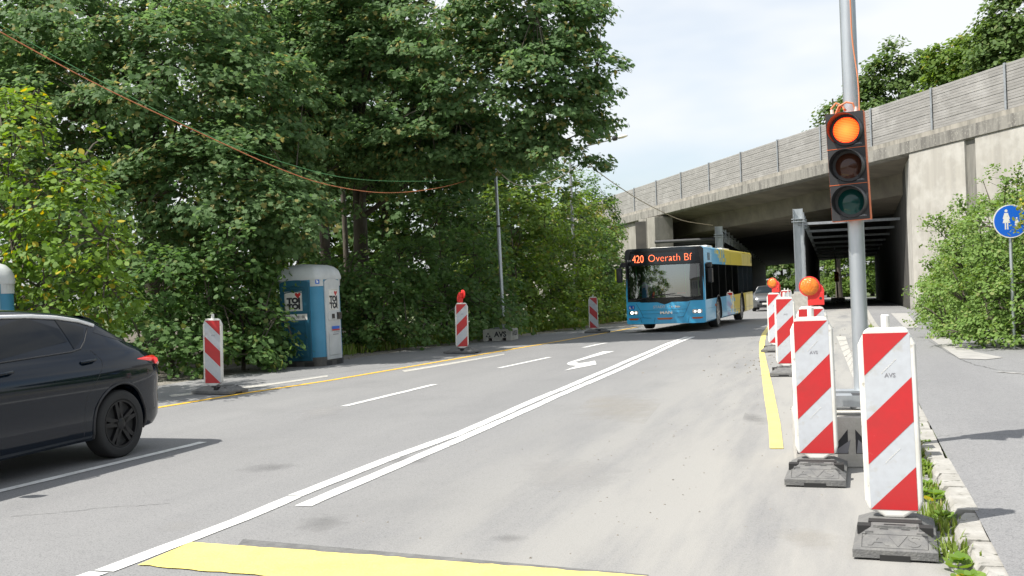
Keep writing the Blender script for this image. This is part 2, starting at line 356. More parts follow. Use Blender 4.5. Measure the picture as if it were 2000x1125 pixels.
def thing(name, label, cat, loc=(0, 0, 0), rz=0, group=None):
    o = bpy.data.objects.new(name, None); col.objects.link(o); o.location = loc; o.rotation_euler = (0, 0, rz); o.empty_display_size = .2
    return put(o, label, cat, group)
def children(o): return [c for c in bpy.data.objects if c.parent == o]
def copy_tree(o, parent=None):
    c = o.copy(); col.objects.link(c); c.parent = parent
    for ch in children(o): copy_tree(ch, c)
    return c
def clip(poly, side):
    out = []; n = len(poly)
    def ins(p): return (s_of(*p)-SB)*side >= -1e-9
    for i in range(n):
        a, b = poly[i], poly[(i+1) % n]
        if ins(a): out.append(a)
        if ins(a) != ins(b):
            sa, sb = s_of(*a), s_of(*b); t = (SB-sa)/(sb-sa); out.append((a[0]+(b[0]-a[0])*t, a[1]+(b[1]-a[1])*t))
    return out
def sheet(name, polys, m, h, kind='structure', parent=None):
    """flat markings or surfaces lying h above the ground, following its slope"""
    b = MB()
    for poly in polys:
        poly = [(p[0], p[1]) for p in poly]
        for sd in (1, -1):
            q = clip(poly, sd)
            if len(q) < 3: continue
            ar = sum(q[i][0]*q[(i+1) % len(q)][1]-q[(i+1) % len(q)][0]*q[i][1] for i in range(len(q)))
            if abs(ar) < 1e-6: continue
            if ar < 0: q = q[::-1]
            b.add([(x, y, gz(x, y)+h) for x, y in q], [tuple(range(len(q)))])
    o = b.build(name, m, parent)
    if kind and not parent: o['kind'] = kind
    return o
# ================================================================ THE SETTING
def SN(s, n): return (s*ES[0]+n*EN[0], s*ES[1]+n*EN[1])
def strip(rows):
    """rows of (s, n_left, n_right) -> polygons between successive rows"""
    return [[SN(a[0], a[1]), SN(a[0], a[2]), SN(b[0], b[2]), SN(b[0], b[1])] for a, b in zip(rows, rows[1:])]
b = MB(); ss = [-1500, SB, SE, 1800]
for a, c in zip(ss, ss[1:]):
    q = [SN(a, -1500), SN(a, 1500), SN(c, 1500), SN(c, -1500)]
    b.add([(x, y, gz(x, y)-.02) for x, y in q], [(0, 1, 2, 3)])
put(b.build('ground', 'meadow'), kind='structure')
left = [(-40, -12.6), (8, -12.2), (16, -11.75), (22, -11.2), (27.5, -10.4), (33, -10.1), (42, -9.7), (55, -9.6), (80, -9.6), (170, -9.6)]
rnd = random.Random(4)
rows = []
def lerp(tab, x):
    for (a, p), (b_, q) in zip(tab, tab[1:]):
        if x <= b_: return p+(q-p)*max(0, (x-a)/(b_-a))
    return tab[-1][1]
s = -40.
while s < 170:
    rows.append((s, lerp(left, s)+rnd.uniform(-.12, .12), .52)); s += .8 if s < 45 else 6
rows.append((170, -9.6, .52))
sheet('road', strip(rows), 'asphalt', 0)
sheet('gravel_verge', strip([(r[0], r[1]-1.7+rnd.uniform(-.25, .25), r[1]+.35) for r in rows if r[0] < 60]), 'gravelly', -.008)
sheet('forest_floor', strip([(-40, -70, -13.2), (60, -70, -11.0)]), 'earth', -.014)
# footpath behind the kerb, its edge ragged against the verge
edge = [(-20, 9.5), (17, 7.5), (20, 4.6), (24, 4.1), (30, 3.4), (38, 2.9), (48, 2.6), (120, 2.3)]
prow = []; s = -20.
while s < 120:
    prow.append((s, .64, lerp(edge, s)+(rnd.uniform(-.12, .12) if s < 40 else 0))); s += .7 if s < 45 else 6
path = sheet('footpath', strip(prow), 'asphalt_path', .07)
b = MB(); s = -8.
while s < 112:                                       # kerb stones, knocked about near the camera
    ln = rnd.uniform(.46, 1.0); dz = rnd.uniform(-.016, .004) if s < 30 else 0; dn = rnd.uniform(-.025, .02) if s < 30 else 0
    if s > 40: ln *= 4
    p = W(s, .58+dn); b.M = Matrix.Translation(Z3(p, .07+dz)) @ Matrix.Rotation(-A0+R(rnd.uniform(-.8, .8) if s < 30 else 0), 4, 'Z')
    n = max(2, int(ln/.09)); top = []; jj = 0; bad = rnd.random() < .4 and s < 10
    for i in range(n+1):
        y = ln*i/n-.0; jj = max(0, min(.05 if bad else .012, jj+rnd.uniform(-.010, .011))); j = jj*(1 if s < 25 else 0); e = .02 if i in (0, n) and s < 25 else 0
        top.append((y-.01*(i == n)+.005*(i == 0), -.085+j+e*.4, .068-rnd.uniform(0, .004), j))
    vs = []; fs = []
    for y, x0, x1, j in top:
        vs += [(x0-.012, y, -.12), (x0, y, -.02-j*.3), (x0+.018+j*.6, y, .006), (x1, y, .006), (x1, y, -.12)]
    for i in range(n):
        for k in range(4): fs.append((i*5+k, i*5+k+1, i*5+5+k+1, i*5+5+k))
    fs += [(4, 3, 2, 1, 0), tuple(n*5+k for k in range(5))]
    fs = [f[::-1] for f in fs]
    b.add(vs, fs); s += ln+rnd.uniform(.008, .02)
put(b.build('kerb', 'kerbstone'), kind='structure')
sheet('footpath_patch', [[G(*p, .07) for p in ((1804, 653), (1841, 654), (1872, 672), (1905, 688), (1960, 699), (1925, 703), (1874, 701), (1838, 677))]], 'patch', .078)
sheet('asphalt_patch', [[G(*p, .07) for p in ((1740, 590+22), (1772, 612), (1795, 640), (1768, 642))], [G(*p, .07) for p in ((1745, 652), (1800, 652), (1840, 680), (1868, 704), (1800, 700))]][:1], 'patch', .078)
def joint(pts, w_, seed, m='tar'):
    rj_ = random.Random(seed); P = [G(*q_, .07) for q_ in pts]; q = []
    for a, c in zip(P, P[1:]):
        for i in range(14): q.append(a.lerp(c, i/14)+Vector((rj_.gauss(0, .008), rj_.gauss(0, .012), 0)))
    q.append(P[-1]); polys = []
    for a, c in zip(q, q[1:]):
        n_ = Vector((-(c-a).y, (c-a).x, 0)).normalized()*w_*rj_.uniform(.4, 1.2); polys.append([a-n_, c-n_, c+n_, a+n_])
    sheet('path_joint', polys, m, .0762)
joint([(1812, 664), (1850, 688), (1878, 703), (1905, 713), (1950, 723), (2020, 727)], .008, 1)
joint([(1745, 668), (1790, 667), (1812, 664)], .006, 2)
joint([(1950, 727), (2010, 731)], .05, 3, 'patch')
joint([(1800, 858), (1880, 846), (2010, 852)], .0025, 4)
# ------------------------------------------------ markings
def px(*ps): return [G(*p) for p in ps]
pn = random.Random(9)
def line(name, n_of, s0, s1, wd, m, cracks=True):
    polys = []; s = s0
    while s < s1-.05:
        l_ = min(pn.uniform(.9, 3.2) if cracks else 5, s1-s); st = []; k = max(2, int(l_/.25)); n0 = pn.uniform(-.008, .008)
        g = .012 if cracks else 0
        for i in range(k+1):
            t = s+g+(l_-2*g)*i/k; st.append((t, n_of(t)+n0-wd/2+pn.uniform(-.005, .005), n_of(t)+n0+wd/2+pn.uniform(-.005, .005)))
        polys += strip(st); s += l_
    return sheet(name, polys, m, .005)
def nfit(pts):
    t = sorted((s_of(g.x, g.y), g.x*EN[0]+g.y*EN[1]) for g in (G(*p) for p in pts))
    return lambda s: lerp(t, s), t
f1, t1 = nfit([(60, 1165), (170, 1128), (465, 1017), (585, 966), (775, 891), (890, 850), (1050, 780), (1180, 725), (1342, 658)])
line('lane_line', f1, t1[0][0]-1.5, t1[-1][0], .13, 'paint_white')
f2, t2 = nfit([(592, 990), (720, 935), (900, 858), (1080, 778), (1214, 720), (1354, 658)])
line('lane_line', f2, t2[0][0], t2[-1][0], .13, 'paint_white')
f3, t3 = nfit([(-300, 1034), (0, 960), (398, 864), (672, 794), (850, 751), (975, 719), (1073, 698), (1140, 679), (1190, 669)])
for a, c in (((-300, 1034), (398, 864)), ((672, 794), (850, 751)), ((975, 719), (1073, 698)), ((1140, 679), (1186, 670))):
    ga, gc = G(*a), G(*c); line('lane_line', f3, s_of(ga.x, ga.y), s_of(gc.x, gc.y), .11, 'paint_white', False)
f4, t4 = nfit([(120, 830), (304, 797), (480, 768), (640, 744), (780, 720), (885, 702), (1050, 674), (1130, 660), (1222, 643), (1245, 639)])
line('lane_line', f4, t4[0][0], t4[-1][0], .12, 'paint_yellow_far', False)
sheet('road_marking', [px((1200, 686.5), (1178, 686.8), (1145, 697.5), (1110, 708.8), (1107, 711.5), (1113, 714), (1128, 714.8), (1123, 707.5))[::1],
                       px((1128, 714.8), (1102, 724), (1165, 712), (1162, 705), (1148, 708), (1131, 710))], 'paint_white', .005)
bpy.data.objects.remove(bpy.data.objects['road_marking'])
arrow = px((1200, 686.5), (1178, 686.8), (1145, 697.3), (1110, 708.5), (1107, 711.3), (1113, 714), (1128, 714.8), (1102, 724.3), (1165, 712.2), (1162, 705), (1148, 708), (1131, 710), (1123, 707.3))
b = MB(); b.add([(p.x, p.y, p.z+.006) for p in arrow], [tuple(range(len(arrow)))[::-1]]); put(b.build('road_arrow', 'paint_white'), kind='structure')
sheet('faded_line', [px((330, 772), (410, 764), (410, 767), (335, 776)), px((455, 758), (560, 745), (640, 733), (640, 736), (560, 748), (458, 762))], 'paint_old', .004)
sheet('faded_line', [px((785, 724), (860, 712), (985, 691), (985, 693), (870, 714), (790, 727))], 'paint_old', .004)
# yellow stop line and the yellow guide line sweeping into the tunnel
q = [G(270, 1105), G(375, 1060), G(1265, 1127), G(1250, 1200)]
q[3] = q[2]+(q[0]-q[1]); st = []
for i in range(41):
    t = i/40; a = q[0].lerp(q[3], t); c = q[1].lerp(q[2], t); d_ = (c-a).normalized()
    st.append((a+d_*pn.uniform(-.012, .012), c+d_*pn.uniform(-.012, .012)))
sheet('stop_line', [[a[0], b_[0], b_[1], a[1]] for a, b_ in zip(st, st[1:])], 'paint_yellow', .007)
sh = [(q[0]-(q[1]-q[0])*.10), (q[1]+(q[1]-q[0])*.06), (q[2]+(q[1]-q[0])*.06), (q[3]-(q[1]-q[0])*.10)]
sheet('road_primer', [[sh[0]+Vector((.5, 0, 0)), sh[1]+Vector((.3, 0, 0)), sh[2], sh[3]]], 'tar', .0035)
lo = [(1503.5, 877), (1501, 831), (1492, 771), (1483, 692), (1483, 671), (1488, 652), (1501, 635), (1512, 626)]
hi = [(1530, 877), (1524, 828), (1510, 760), (1493, 689), (1494.6, 664), (1497.5, 652), (1506, 636), (1515, 626)]
sheet('guide_line', [[G(*lo[i]), G(*hi[i]), G(*hi[i+1]), G(*lo[i+1])] for i in range(len(lo)-1)], 'paint_yellow', .006)
sheet('faded_marking', [px((1633+4.2*i, 657+10.4*i), (1651+2.6*i, 657+8*i), (1653.6+2.6*i, 657+8*(i+.86)), (1637.2+4.2*i, 657+10.4*(i+.86))) for i in range(10)], 'paint_old', .004)
for k, (m_, pl) in enumerate([('stain_pale', ((1040, 862), (1330, 866), (1180, 1020), (830, 1030))), ('stain_pale', ((190, 1066), (365, 998), (480, 1004), (400, 1058))), ('stain_dark', ((470, 1065), (640, 975), (760, 990), (700, 1075))),
        ('stain_dark', ((900, 1035), (1060, 1035), (1100, 1072), (930, 1070))), ('stain_sand', ((1500, 1000), (1660, 1000), (1690, 1110), (1480, 1110))), ('stain_sand', ((1200, 740), (1330, 740), (1200, 900), (1000, 900))),
        ('stain_dark', ((760, 880), (900, 880), (860, 920), (690, 920))), ('stain_dark', ((1460, 790), (1500, 790), (1500, 850), (1440, 850))), ('stain_dark', ((420, 900), (640, 890), (640, 930), (380, 940))), ('stain_pale', ((560, 790), (760, 770), (700, 830), (480, 850)))]):
    sheet('road_stain', [px(*pl)], m_, .0016+.0001*k)
ck = random.Random(21)
for k, (p0, p1) in enumerate([((20, 1010), (330, 985))]):
    a, c = G(*p0), G(*p1); n_ = Vector((-(c-a).y, (c-a).x, 0)).normalized(); off_ = 0; mid = []
    for i in range(61):
        off_ += ck.gauss(0, .010); off_ *= .97; mid.append(a.lerp(c, i/60)+n_*off_)
    polys = []
    for u_, v_ in zip(mid, mid[1:]):
        w1 = ck.uniform(.001, .0045); polys.append([u_-n_*w1, v_-n_*w1, v_+n_*w1, u_+n_*w1])
    sheet('road_crack', polys, 'tar', .0028)
# ---------------------------------------------------------------- THE OVERPASS
C = G(1787, 607); E = G(1714, 585)
DD = Vector((math.sin(R(-14)), math.cos(R(-14)), 0)); WW = Vector((DD.y, -DD.x, 0))     # along the deck (away), across the deck
KZ = 51190*C.y/40.5
def edgeY(px_): return KZ/(px_-500)
def deckP(t, w_, z): return Vector((C.x, C.y, 0))+DD*t+WW*w_+Vector((0, 0, z))
r1 = at(1775, 263, edgeY(1775)); r2 = at(1228, 414, edgeY(1228))
def ztop(t):
    t1 = (r1.y-C.y)/DD.y; t2 = (r2.y-C.y)/DD.y; return r1.z+(r2.z-r1.z)*(t-t1)/(t2-t1)
WEND = (E-C).dot(WW)+1.0; CS = -.062                    # deck width and crossfall
T0, T1 = -19., 95.
RD = Vector((E.x-C.x, E.y-C.y, 0)).normalized()         # direction of the tunnel walls
RN = Vector((RD.y, -RD.x, 0))
bridge = thing('overpass', 'weathered concrete motorway overpass with a dark underpass beneath it', 'overpass', (0, 0, 0))
def extrude(b, prof, t0, t1, step=1e9, mi=0, wf=None):
    """profile of (w, dz below deck edge) pairs swept along the deck"""
    k = max(1, int(math.ceil((t1-t0)/step))); n = len(prof); vs = []
    for i in range(k+1):
        t = t0+(t1-t0)*i/k
        vs += [tuple(deckP(t, w_, ztop(t)+dz)) for w_, dz in prof]
    fs = [(i*n+j, (i+1)*n+j, (i+1)*n+(j+1) % n, i*n+(j+1) % n) for i in range(k) for j in range(n)]
    fs += [tuple(range(n)), tuple(range(k*n, (k+1)*n))[::-1]]
    b.add(vs, fs, mi)
b = MB(); extrude(b, [(.10, 0), (.10, -.24), (.62, -.24), (.62, 0)], T0, T1); b.build('parapet', 'concrete_parapet', bridge)
b = MB(); rj = random.Random(5); t = T0
while t < T1:
    t2_ = min(t+9.6, T1); extrude(b, [(-.06, -.245), (-.06, -.80), (.05, -.86), (.55, -.86), (.55, -.245)], t+.012, t2_-.012); t = t2_
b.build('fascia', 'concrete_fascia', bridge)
b = MB(); slope = CS*WEND
extrude(b, [(.56, -.25), (.56, -.84), (2.9, -1.15), (3.05, -2.25), (8.0, -2.28+slope*.2), (8.0, -.28)], T0, T1)
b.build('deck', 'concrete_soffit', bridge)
b = MB(); extrude(b, [(8.0, -.29), (8.0, -2.27+slope*.2), (WEND, -2.35+slope), (WEND, -.3+slope*.5)], T0, T1); b.build('inner_deck', 'concrete_shaded', bridge)
# right abutment: a face along the footpath and a wing wall under the deck edge
def wall(b, pts, z0f, z1f, th, mi=0):
    for a, c in zip(pts, pts[1:]):
        a, c = Vector(a), Vector(c); d_ = (c-a).normalized(); n_ = Vector((-d_.y, d_.x, 0))*th
        vs = []
        for p in (a, c, c+n_, a+n_): vs.append((p.x, p.y, z0f(p)))
        for p in (a, c, c+n_, a+n_): vs.append((p.x, p.y, z1f(p)))
        fs = [(0, 1, 5, 4), (1, 2, 6, 5), (2, 3, 7, 6), (3, 0, 4, 7), (4, 5, 6, 7)]
        if th > 0: fs = [f for f in fs]
        else: fs = [f[::-1] for f in fs]
        b.add(vs, fs, mi)
zt = lambda p: ztop((Vector((p.x, p.y, 0))-Vector((C.x, C.y, 0))).dot(DD))-.84
z0 = lambda p: gz(p.x, p.y)-1.5
C0 = Vector((C.x, C.y, 0)); CW = C0+WW*.02
b = MB(); wall(b, [C0, C0+RD*3.2], z0, lambda p: zt(C0)-.2, -2.0); b.build('abutment', 'concrete_wall', bridge)
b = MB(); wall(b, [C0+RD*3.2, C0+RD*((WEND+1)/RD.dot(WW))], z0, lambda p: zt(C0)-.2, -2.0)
b.build('tunnel_wall', 'concrete_shaded', bridge)  # darker tone from here inward imitates the shade under the deck
b = MB(); wall(b, [C0-DD*19, C0-DD*9.35], z0, zt, -1.0); wall(b, [C0-DD*9.3, C0-DD*4.6], z0, zt, -1.0); wall(b, [C0-DD*3.9, C0-RD*.0], z0, zt, -1.0)
b.build('wing_wall', 'concrete_wall', bridge)
b = MB(); wall(b, [C0-DD*4.6+WW*.12, C0-DD*3.9+WW*.12], z0, zt, -.6); b.build('drain_channel', 'stain', bridge)
# left abutment with its pier
PL = Vector((0, 0, 0)); pz = at(1272, 440, edgeY(1290)); PL = Vector((pz.x, pz.y, 0))+WW*.5
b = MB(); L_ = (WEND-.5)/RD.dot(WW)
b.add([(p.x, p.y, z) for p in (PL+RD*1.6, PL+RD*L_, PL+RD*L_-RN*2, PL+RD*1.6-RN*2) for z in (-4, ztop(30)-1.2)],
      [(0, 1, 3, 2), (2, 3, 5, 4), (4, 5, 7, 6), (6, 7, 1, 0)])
b.build('tunnel_wall', 'concrete_shaded', bridge)
for k in range(2):
    q0 = PL-RD*.0+DD*(.2+k*1.75)+(-WW*.15)
    b = MB(); M = Matrix(((DD.x, WW.x, 0, q0.x), (DD.y, WW.y, 0, q0.y), (0, 0, 1, 0), (0, 0, 0, 1)))
    b.box(0, 1.6, 0, 1.5, -4, ztop(34)-.92, M=M); b.build('pier', 'concrete', bridge, .03)
b = MB(); wall(b, [PL+DD*4.2+WW*.7, PL+DD*60+WW*.7], z0, lambda p: zt(p)-.05, -1.0); b.build('wing_wall', 'concrete', bridge)
# noise barrier on the deck edge
nb = thing('noise_barrier', 'grey ribbed noise barrier of horizontal planks along the overpass edge', 'noise barrier', tuple(deckP(0, .3, ztop(0))))
off = Vector(nb.location); sp_ = KZ*.0758e-3/DD.y; tb = (edgeY(1228)-C.y)/DD.y
tp = []; t = tb
while t > T0: tp.append(t); t -= sp_
t = tb+sp_
while t < T1: tp.insert(0, t); t += sp_
HB = 1.92
for i, t in enumerate(tp):
    b = MB(); p = deckP(t, .28, ztop(t))-off; M = Matrix(((DD.x, WW.x, 0, p.x), (DD.y, WW.y, 0, p.y), (0, 0, 1, p.z), (0, 0, 0, 1)))
    b.box(-.06, .06, -.11, -.095, -.3, HB+.05, M=M); b.box(-.012, .012, -.095, .075, -.3, HB+.05, M=M); b.box(-.085, .085, .075, .09, -.3, HB+.05, M=M)
    b.build('post', 'galv_dull', nb)
ns = 5; ph = HB/ns; prof = []
for k in range(ns):
    z_ = k*ph
    prof += [(.0, z_+.008), (-.02, z_+.022), (-.02, z_+ph*.30), (-.008, z_+ph*.33), (-.02, z_+ph*.36), (-.02, z_+ph*.62), (-.008, z_+ph*.65), (-.02, z_+ph*.68), (-.02, z_+ph-.022), (.0, z_+ph-.008)]
prof += [(.06, HB), (.06, 0)]
for i in range(len(tp)-1):
    a, c = tp[i+1]+.015, tp[i]-.015; b = MB(); n = len(prof); vs = []
    for t in (a, c): vs += [tuple(deckP(t, .26+w_, ztop(t)+z_+.02)-off) for w_, z_ in prof]
    fs = [(j, n+j, n+(j+1) % n, (j+1) % n) for j in range(n)]+[tuple(range(n)), tuple(range(n, 2*n))[::-1]]
    b.add(vs, fs); b.build('panel', 'barrier_panel', nb)
# protective steel frame inside the underpass
fr = thing('steel_frame', 'grey steel protective frame of columns and cross beams under the overpass', 'steel frame')
bm_ = G(1565, 607); MCx = Vector((bm_.x, bm_.y, 0)); lft = Vector(at(1386, 440, 0).to_tuple())
m0 = MCx+RD*.6
def rowpt(base, a): return base+RD*a
dL = (PL-MCx).dot(RN)*.55
LR = MCx+RN*dL+RD*((deckP(0, 0, 0)-MCx).dot(WW)+2.2-dL*RN.dot(WW))/RD.dot(WW)
ztc = lambda a: 5.1-.028*a
NC = 17; spc = 2.5
def hsec(b, p, z0_, z1_):
    M = Matrix(((RN.x, RD.x, 0, p.x), (RN.y, RD.y, 0, p.y), (0, 0, 1, 0), (0, 0, 0, 1)))
    b.box(-.27, .27, -.02, 0, z0_, z1_, M=M); b.box(-.27, -.24, -.30, -.02, z0_, z1_, M=M); b.box(.24, .27, -.30, -.02, z0_, z1_, M=M)
    b.box(-.36, .36, -.34, .04, z1_-.75, z1_-.71, M=M); b.box(-.36, .36, -.34, .04, z1_-.60, z1_-.56, M=M)
    b.box(-.34, .34, -.34, .04, z0_-.03, z0_+.03, M=M)
for base, a0 in ((m0, 0), (LR, 0)):
    for k in range(NC):
        p = rowpt(base, k*spc); zg = gz(p.x, p.y); b = MB(); hsec(b, p, zg+(1.08 if base is m0 else .9), ztc(k*spc)+.25); b.build('column', 'galv', fr)
    b = MB(); 
    for dz in (.05, -.85):
        a, c = rowpt(base, .1), rowpt(base, (NC-1)*spc)
        b.tube([Z3(a, ztc(0)-.15+dz), Z3(c, ztc((NC-1)*spc)-.15+dz)], .13, 4)
    b.build('girder', 'steel_dark', fr)
    b = MB()
    a, c = base+RN*.32, base+RD*(NC*spc)+RN*.32                 # ribbed side sheeting between the columns
    nseg = 150; vs = []
    for i in range(nseg+1):
        q_ = a.lerp(c, i/nseg)+RN*(.05*((i//2) % 2)); vs += [(q_.x, q_.y, gz(q_.x, q_.y)+1.0), (q_.x, q_.y, ztc(NC*spc*i/nseg)-.9)]
    b.add(vs, [(2*i, 2*i+2, 2*i+3, 2*i+1) for i in range(nseg)]); b.build('side_sheeting', 'sheeting_dark', fr)
    bl = thing('concrete_plinth', ['pale concrete plinth under the middle row of steel columns', 'pale concrete plinth under the left row of steel columns beside the bus'][base is LR], 'plinth', group='concrete plinths in the underpass')
    M = Matrix(((RN.x, RD.x, 0, base.x), (RN.y, RD.y, 0, base.y), (0, 0, 1, 0), (0, 0, 0, 1)))
    for nm, z1_, e in (('plinth_wall', .95, .5), ('plinth_cap', 1.06, .36)):
        b = MB(); Lp = NC*spc; y0 = -.6 if e == .5 else -.35
        pts = [(-e, y0), (e, y0), (e, Lp), (-e, Lp)]; vs = []
        for zz in (-.3 if e == .5 else .953, z1_):
            for x, y in pts:
                q_ = M @ Vector((x, y, 0)); vs.append((q_.x, q_.y, gz(q_.x, q_.y)+zz))
        b.add(vs, [(0, 1, 5, 4), (1, 2, 6, 5), (2, 3, 7, 6), (3, 0, 4, 7), (4, 5, 6, 7)]); b.build(nm, 'concrete_block', bl)
cb0 = m0+RN*.3
for k in range(8):
    p = rowpt(m0, k*6.2-.12); q_ = p+RN*((C0-p).dot(RN)-.05); zz = ztc(k*6.2)-.62
    b = MB(); b.tube([Z3(p, zz), Z3(q_, zz)], .10, 4); b.build('cross_beam', 'galv_dull', fr)
for k in range(5):
    p = rowpt(LR, k*spc*1.6+1); q_ = p-RN*((p-PL).dot(RN)-.05); zz = ztc(k*spc)-.6
    b = MB(); b.tube([Z3(p, zz), Z3(q_, zz)], .12, 8); b.build('cross_beam', 'steel_dark', fr)
# ================================================================ STREET FURNITURE
GB = 'red and white warning beacons along the roadworks'
def foot_mesh(b, L_=.80, w=.42, h=.12):
    """recycled-rubber foot, long side along Y, lettering on its front slope (towards -Y)"""
    x, y = w/2, L_/2
    bot = [(-x, -y), (x, -y), (x, y), (-x, y)]; e1 = .035; e2x, e2y = .09, .17
    z = [.012, .055, h]
    rings = [[(p[0], p[1], z[0]) for p in bot], [(p[0], p[1], z[1]) for p in bot],
             [(p[0]*(1-e2x/x), p[1]*(1-e2y/y), h) for p in bot]]
    vs = sum(rings, []); fs = [(3, 2, 1, 0)]
    for k in range(2): fs += [(k*4+j, k*4+(j+1) % 4, k*4+4+(j+1) % 4, k*4+4+j) for j in range(4)]
    fs.append((8, 9, 10, 11)); b.add(vs, fs, 0)
    b.box(-.11, .11, -y+.225, -y+.285, h-.002, h+.014, 0)                  # carrying block
    b.box(-.055, .055, -y+.24, -y+.265, h+.0145, h+.0155, 1)
    for sx in (-1, 1):
        b.box(sx*.16-.035, sx*.16+.035, -y+.26, -y+.34, h-.045, h+.0015, 1)   # hand holes
        b.box(sx*.13-.02, sx*.13+.02, -y+.145, -y+.17, h-.03, h+.0, 0)
        b.box(sx*.055-.022, sx*.055+.022, -y+.195, -y+.212, h+.0005, h+.0015, 1)
    b.box(-.14, .14, -y+.36, -y+.44, h-.01, h+.004, 1)                     # slot for the panel
    b.box(-.075, .075, -y-.0015, -y+.03, -.0, .032, 1); b.box(-.075, .075, y-.03, y+.0015, 0, .032, 1)
    sl_ = Vector((0, e2y, h-z[1])).normalized(); nrm = Vector((1, 0, 0)).cross(sl_)
    c0 = Vector((0, -y+.012, z[1]+.002))+sl_*.072
    M = frame(c0+nrm*.0012, (1, 0, 0), sl_)
    v, f = text('AVS', .135, .004, .002); b.add(v, f, 0, M @ Matrix.Scale(1.12, 4, (1, 0, 0)))
    for x0, x1, y0, y1 in ((-.165, .165, -.062, -.059), (-.165, .165, .059, .062), (-.165, -.162, -.062, .062), (.162, .165, -.062, .062)):
        b.box(x0, x1, y0, y1, -.001, .002, 1, M)
    return -y+.40
def stripes(b, sgn, y, w=.25, H=1.0, zb=.165):
    """reflective sheet with 45 degree stripes, facing -Y when y < 0"""
    x = w/2; d = -1 if y < 0 else 1
    def quad(poly, mi, yy):
        b.add([(p[0], yy, p[1]) for p in poly], [tuple(range(len(poly)))], mi)
    quad([(-x, zb), (x, zb), (x, zb+H), (-x, zb+H)], 0, y)
    for a, c in ((1.25, 1.0), (.745, .49), (.235, -.02)):                          # heights above zb at the left edge for upper / lower stripe borders
        pass
    def cl(poly):
        for side in (0, 1):
            out = []
            f_ = (lambda p: p[1]-zb) if side == 0 else (lambda p: zb+H-p[1])
            for i in range(len(poly)):
                p, q_ = poly[i], poly[(i+1) % len(poly)]; fp, fq = f_(p), f_(q_)
                if fp >= 0: out.append(p)
                if (fp >= 0) != (fq >= 0):
                    t = fp/(fp-fq); out.append((p[0]+(q_[0]-p[0])*t, p[1]+(q_[1]-p[1])*t))
            poly = out
        return poly
    for k in range(-1, 4):                                                      # red bands: falling to the left when sgn > 0
        top_l = zb+H-.24-.505*(k-0)+.25; lo_l = top_l-.25
        p = [(-x*sgn, lo_l), (x*sgn, lo_l+.245), (x*sgn, top_l+.245), (-x*sgn, top_l)]
        p = cl(p)
        if len(p) > 2: quad(p, 1, y+d*.0012)
def beacon(label, g, rz=0., foot_rz=None, sgn=1, lamp=False, far=False, lean=0.):
    t = thing('warning_beacon', label, 'warning beacon', tuple(g), R(rz), GB)
    fz = R((foot_rz if foot_rz is not None else rz)-rz)
    b = MB(); b.M = Matrix.Rotation(fz, 4, 'Z') @ Matrix.Translation((0, -.12 if sgn*R(foot_rz) < .5 else 0, 0)); foot_mesh(b)
    b.build('foot', ['rubber', 'rubber_slot'], t, .008)
    zs = [(.05, .118), (.09, .145), (.135, .160), (.155, .215), (.155, 1.10), (.115, 1.185), (.09, 1.195)]
    pr = [(x, z) for x, z in zs]+[(-x, z) for x, z in reversed(zs)]
    b = MB(); b.prism(pr, -.034, .034, 'y')
    M = Matrix.Rotation(R(lean), 4, 'Y'); f = b.build('frame', 'plastic_white', t, .016, seg=3); f.matrix_local = M
    b = MB(); b.lathe([(.024, 1.17), (.024, 1.262), (.019, 1.268)], 14) if not lamp else b.lathe([(.03, 1.18), (.03, 1.21)], 12)
    nb_ = b.build('spigot', 'plastic_white', t); nb_.matrix_local = M
    b = MB(); stripes(b, sgn, -.0352); stripes(b, sgn, .0352)
    f2_ = b.build('reflective_sheet', ['refl_white', 'refl_red'], t); f2_.matrix_local = M
    if not far:
        b = MB(); v, f = text('AVS', .034, .0004, .0006); b.add(v, f, 0, frame((.012, -.0362, .925), (1, 0, 0), (0, 0, 1)))
        rj = random.Random(len(label))
        dd = Vector((.707*sgn, 0, .707))                                          # small print along the stripe edges
        for zz, k0 in ((.945, 0), (.44, 3)):
            for k in range(9):
                p = Vector((-.03*sgn, -.0366, zz-.005))+dd*(k*.013)
                b.box(-.004*rj.uniform(.6, 1.3), .004, -.0003, .0003, -.0022, .0022, 1, Matrix.Translation(p) @ Matrix.Rotation(-sgn*R(45), 4, 'Y'))
        o_ = b.build('lettering', ['grey_ink', 'plastic_white'], t); o_.matrix_local = M
    if lamp:
        h = thing_part('warning_lamp', t); h.matrix_local = M @ Matrix.Translation((0, 0, 1.20)) @ Matrix.Scale(.88, 4)
    return t
def thing_part(name, t):
    b = MB(); b.box(-.035, .035, -.035, .035, 0, .12, 0); b.box(-.012, .15, -.045, .045, .005, .155, 0)
    b.prism([(-.0, .12)]+[(.03+.125*math.cos(R(a)), .155+.125*math.sin(R(a))) for a in range(0, 130, 12)]+[(-.04, .15)], -.04, .03, 'y', 0)
    h = b.build(name, 'red_plastic', t, .006)
    b = MB(); b.lathe([(.0, -.085), (.05, -.083), (.085, -.074), (.105, -.058), (.108, -.05)], 28, 'y', M=Matrix.Translation((-.01, 0, .225)))
    b.build('lens', 'amber', h, smooth=60)
    b = MB(); b.lathe([(.110, -.056), (.120, -.054), (.120, -.036), (.108, -.028), (.05, -.02), (0, -.02)], 28, 'y', M=Matrix.Translation((-.01, 0, .225)))
    b.build('lens_ring', 'red_plastic', h, smooth=40)
    b = MB(); b.lathe([(.016, -.0475), (.016, -.0465)], 12, 'y', M=Matrix.Translation((.11, 0, .085))); b.build('lock', 'black_plastic', h)
    return h
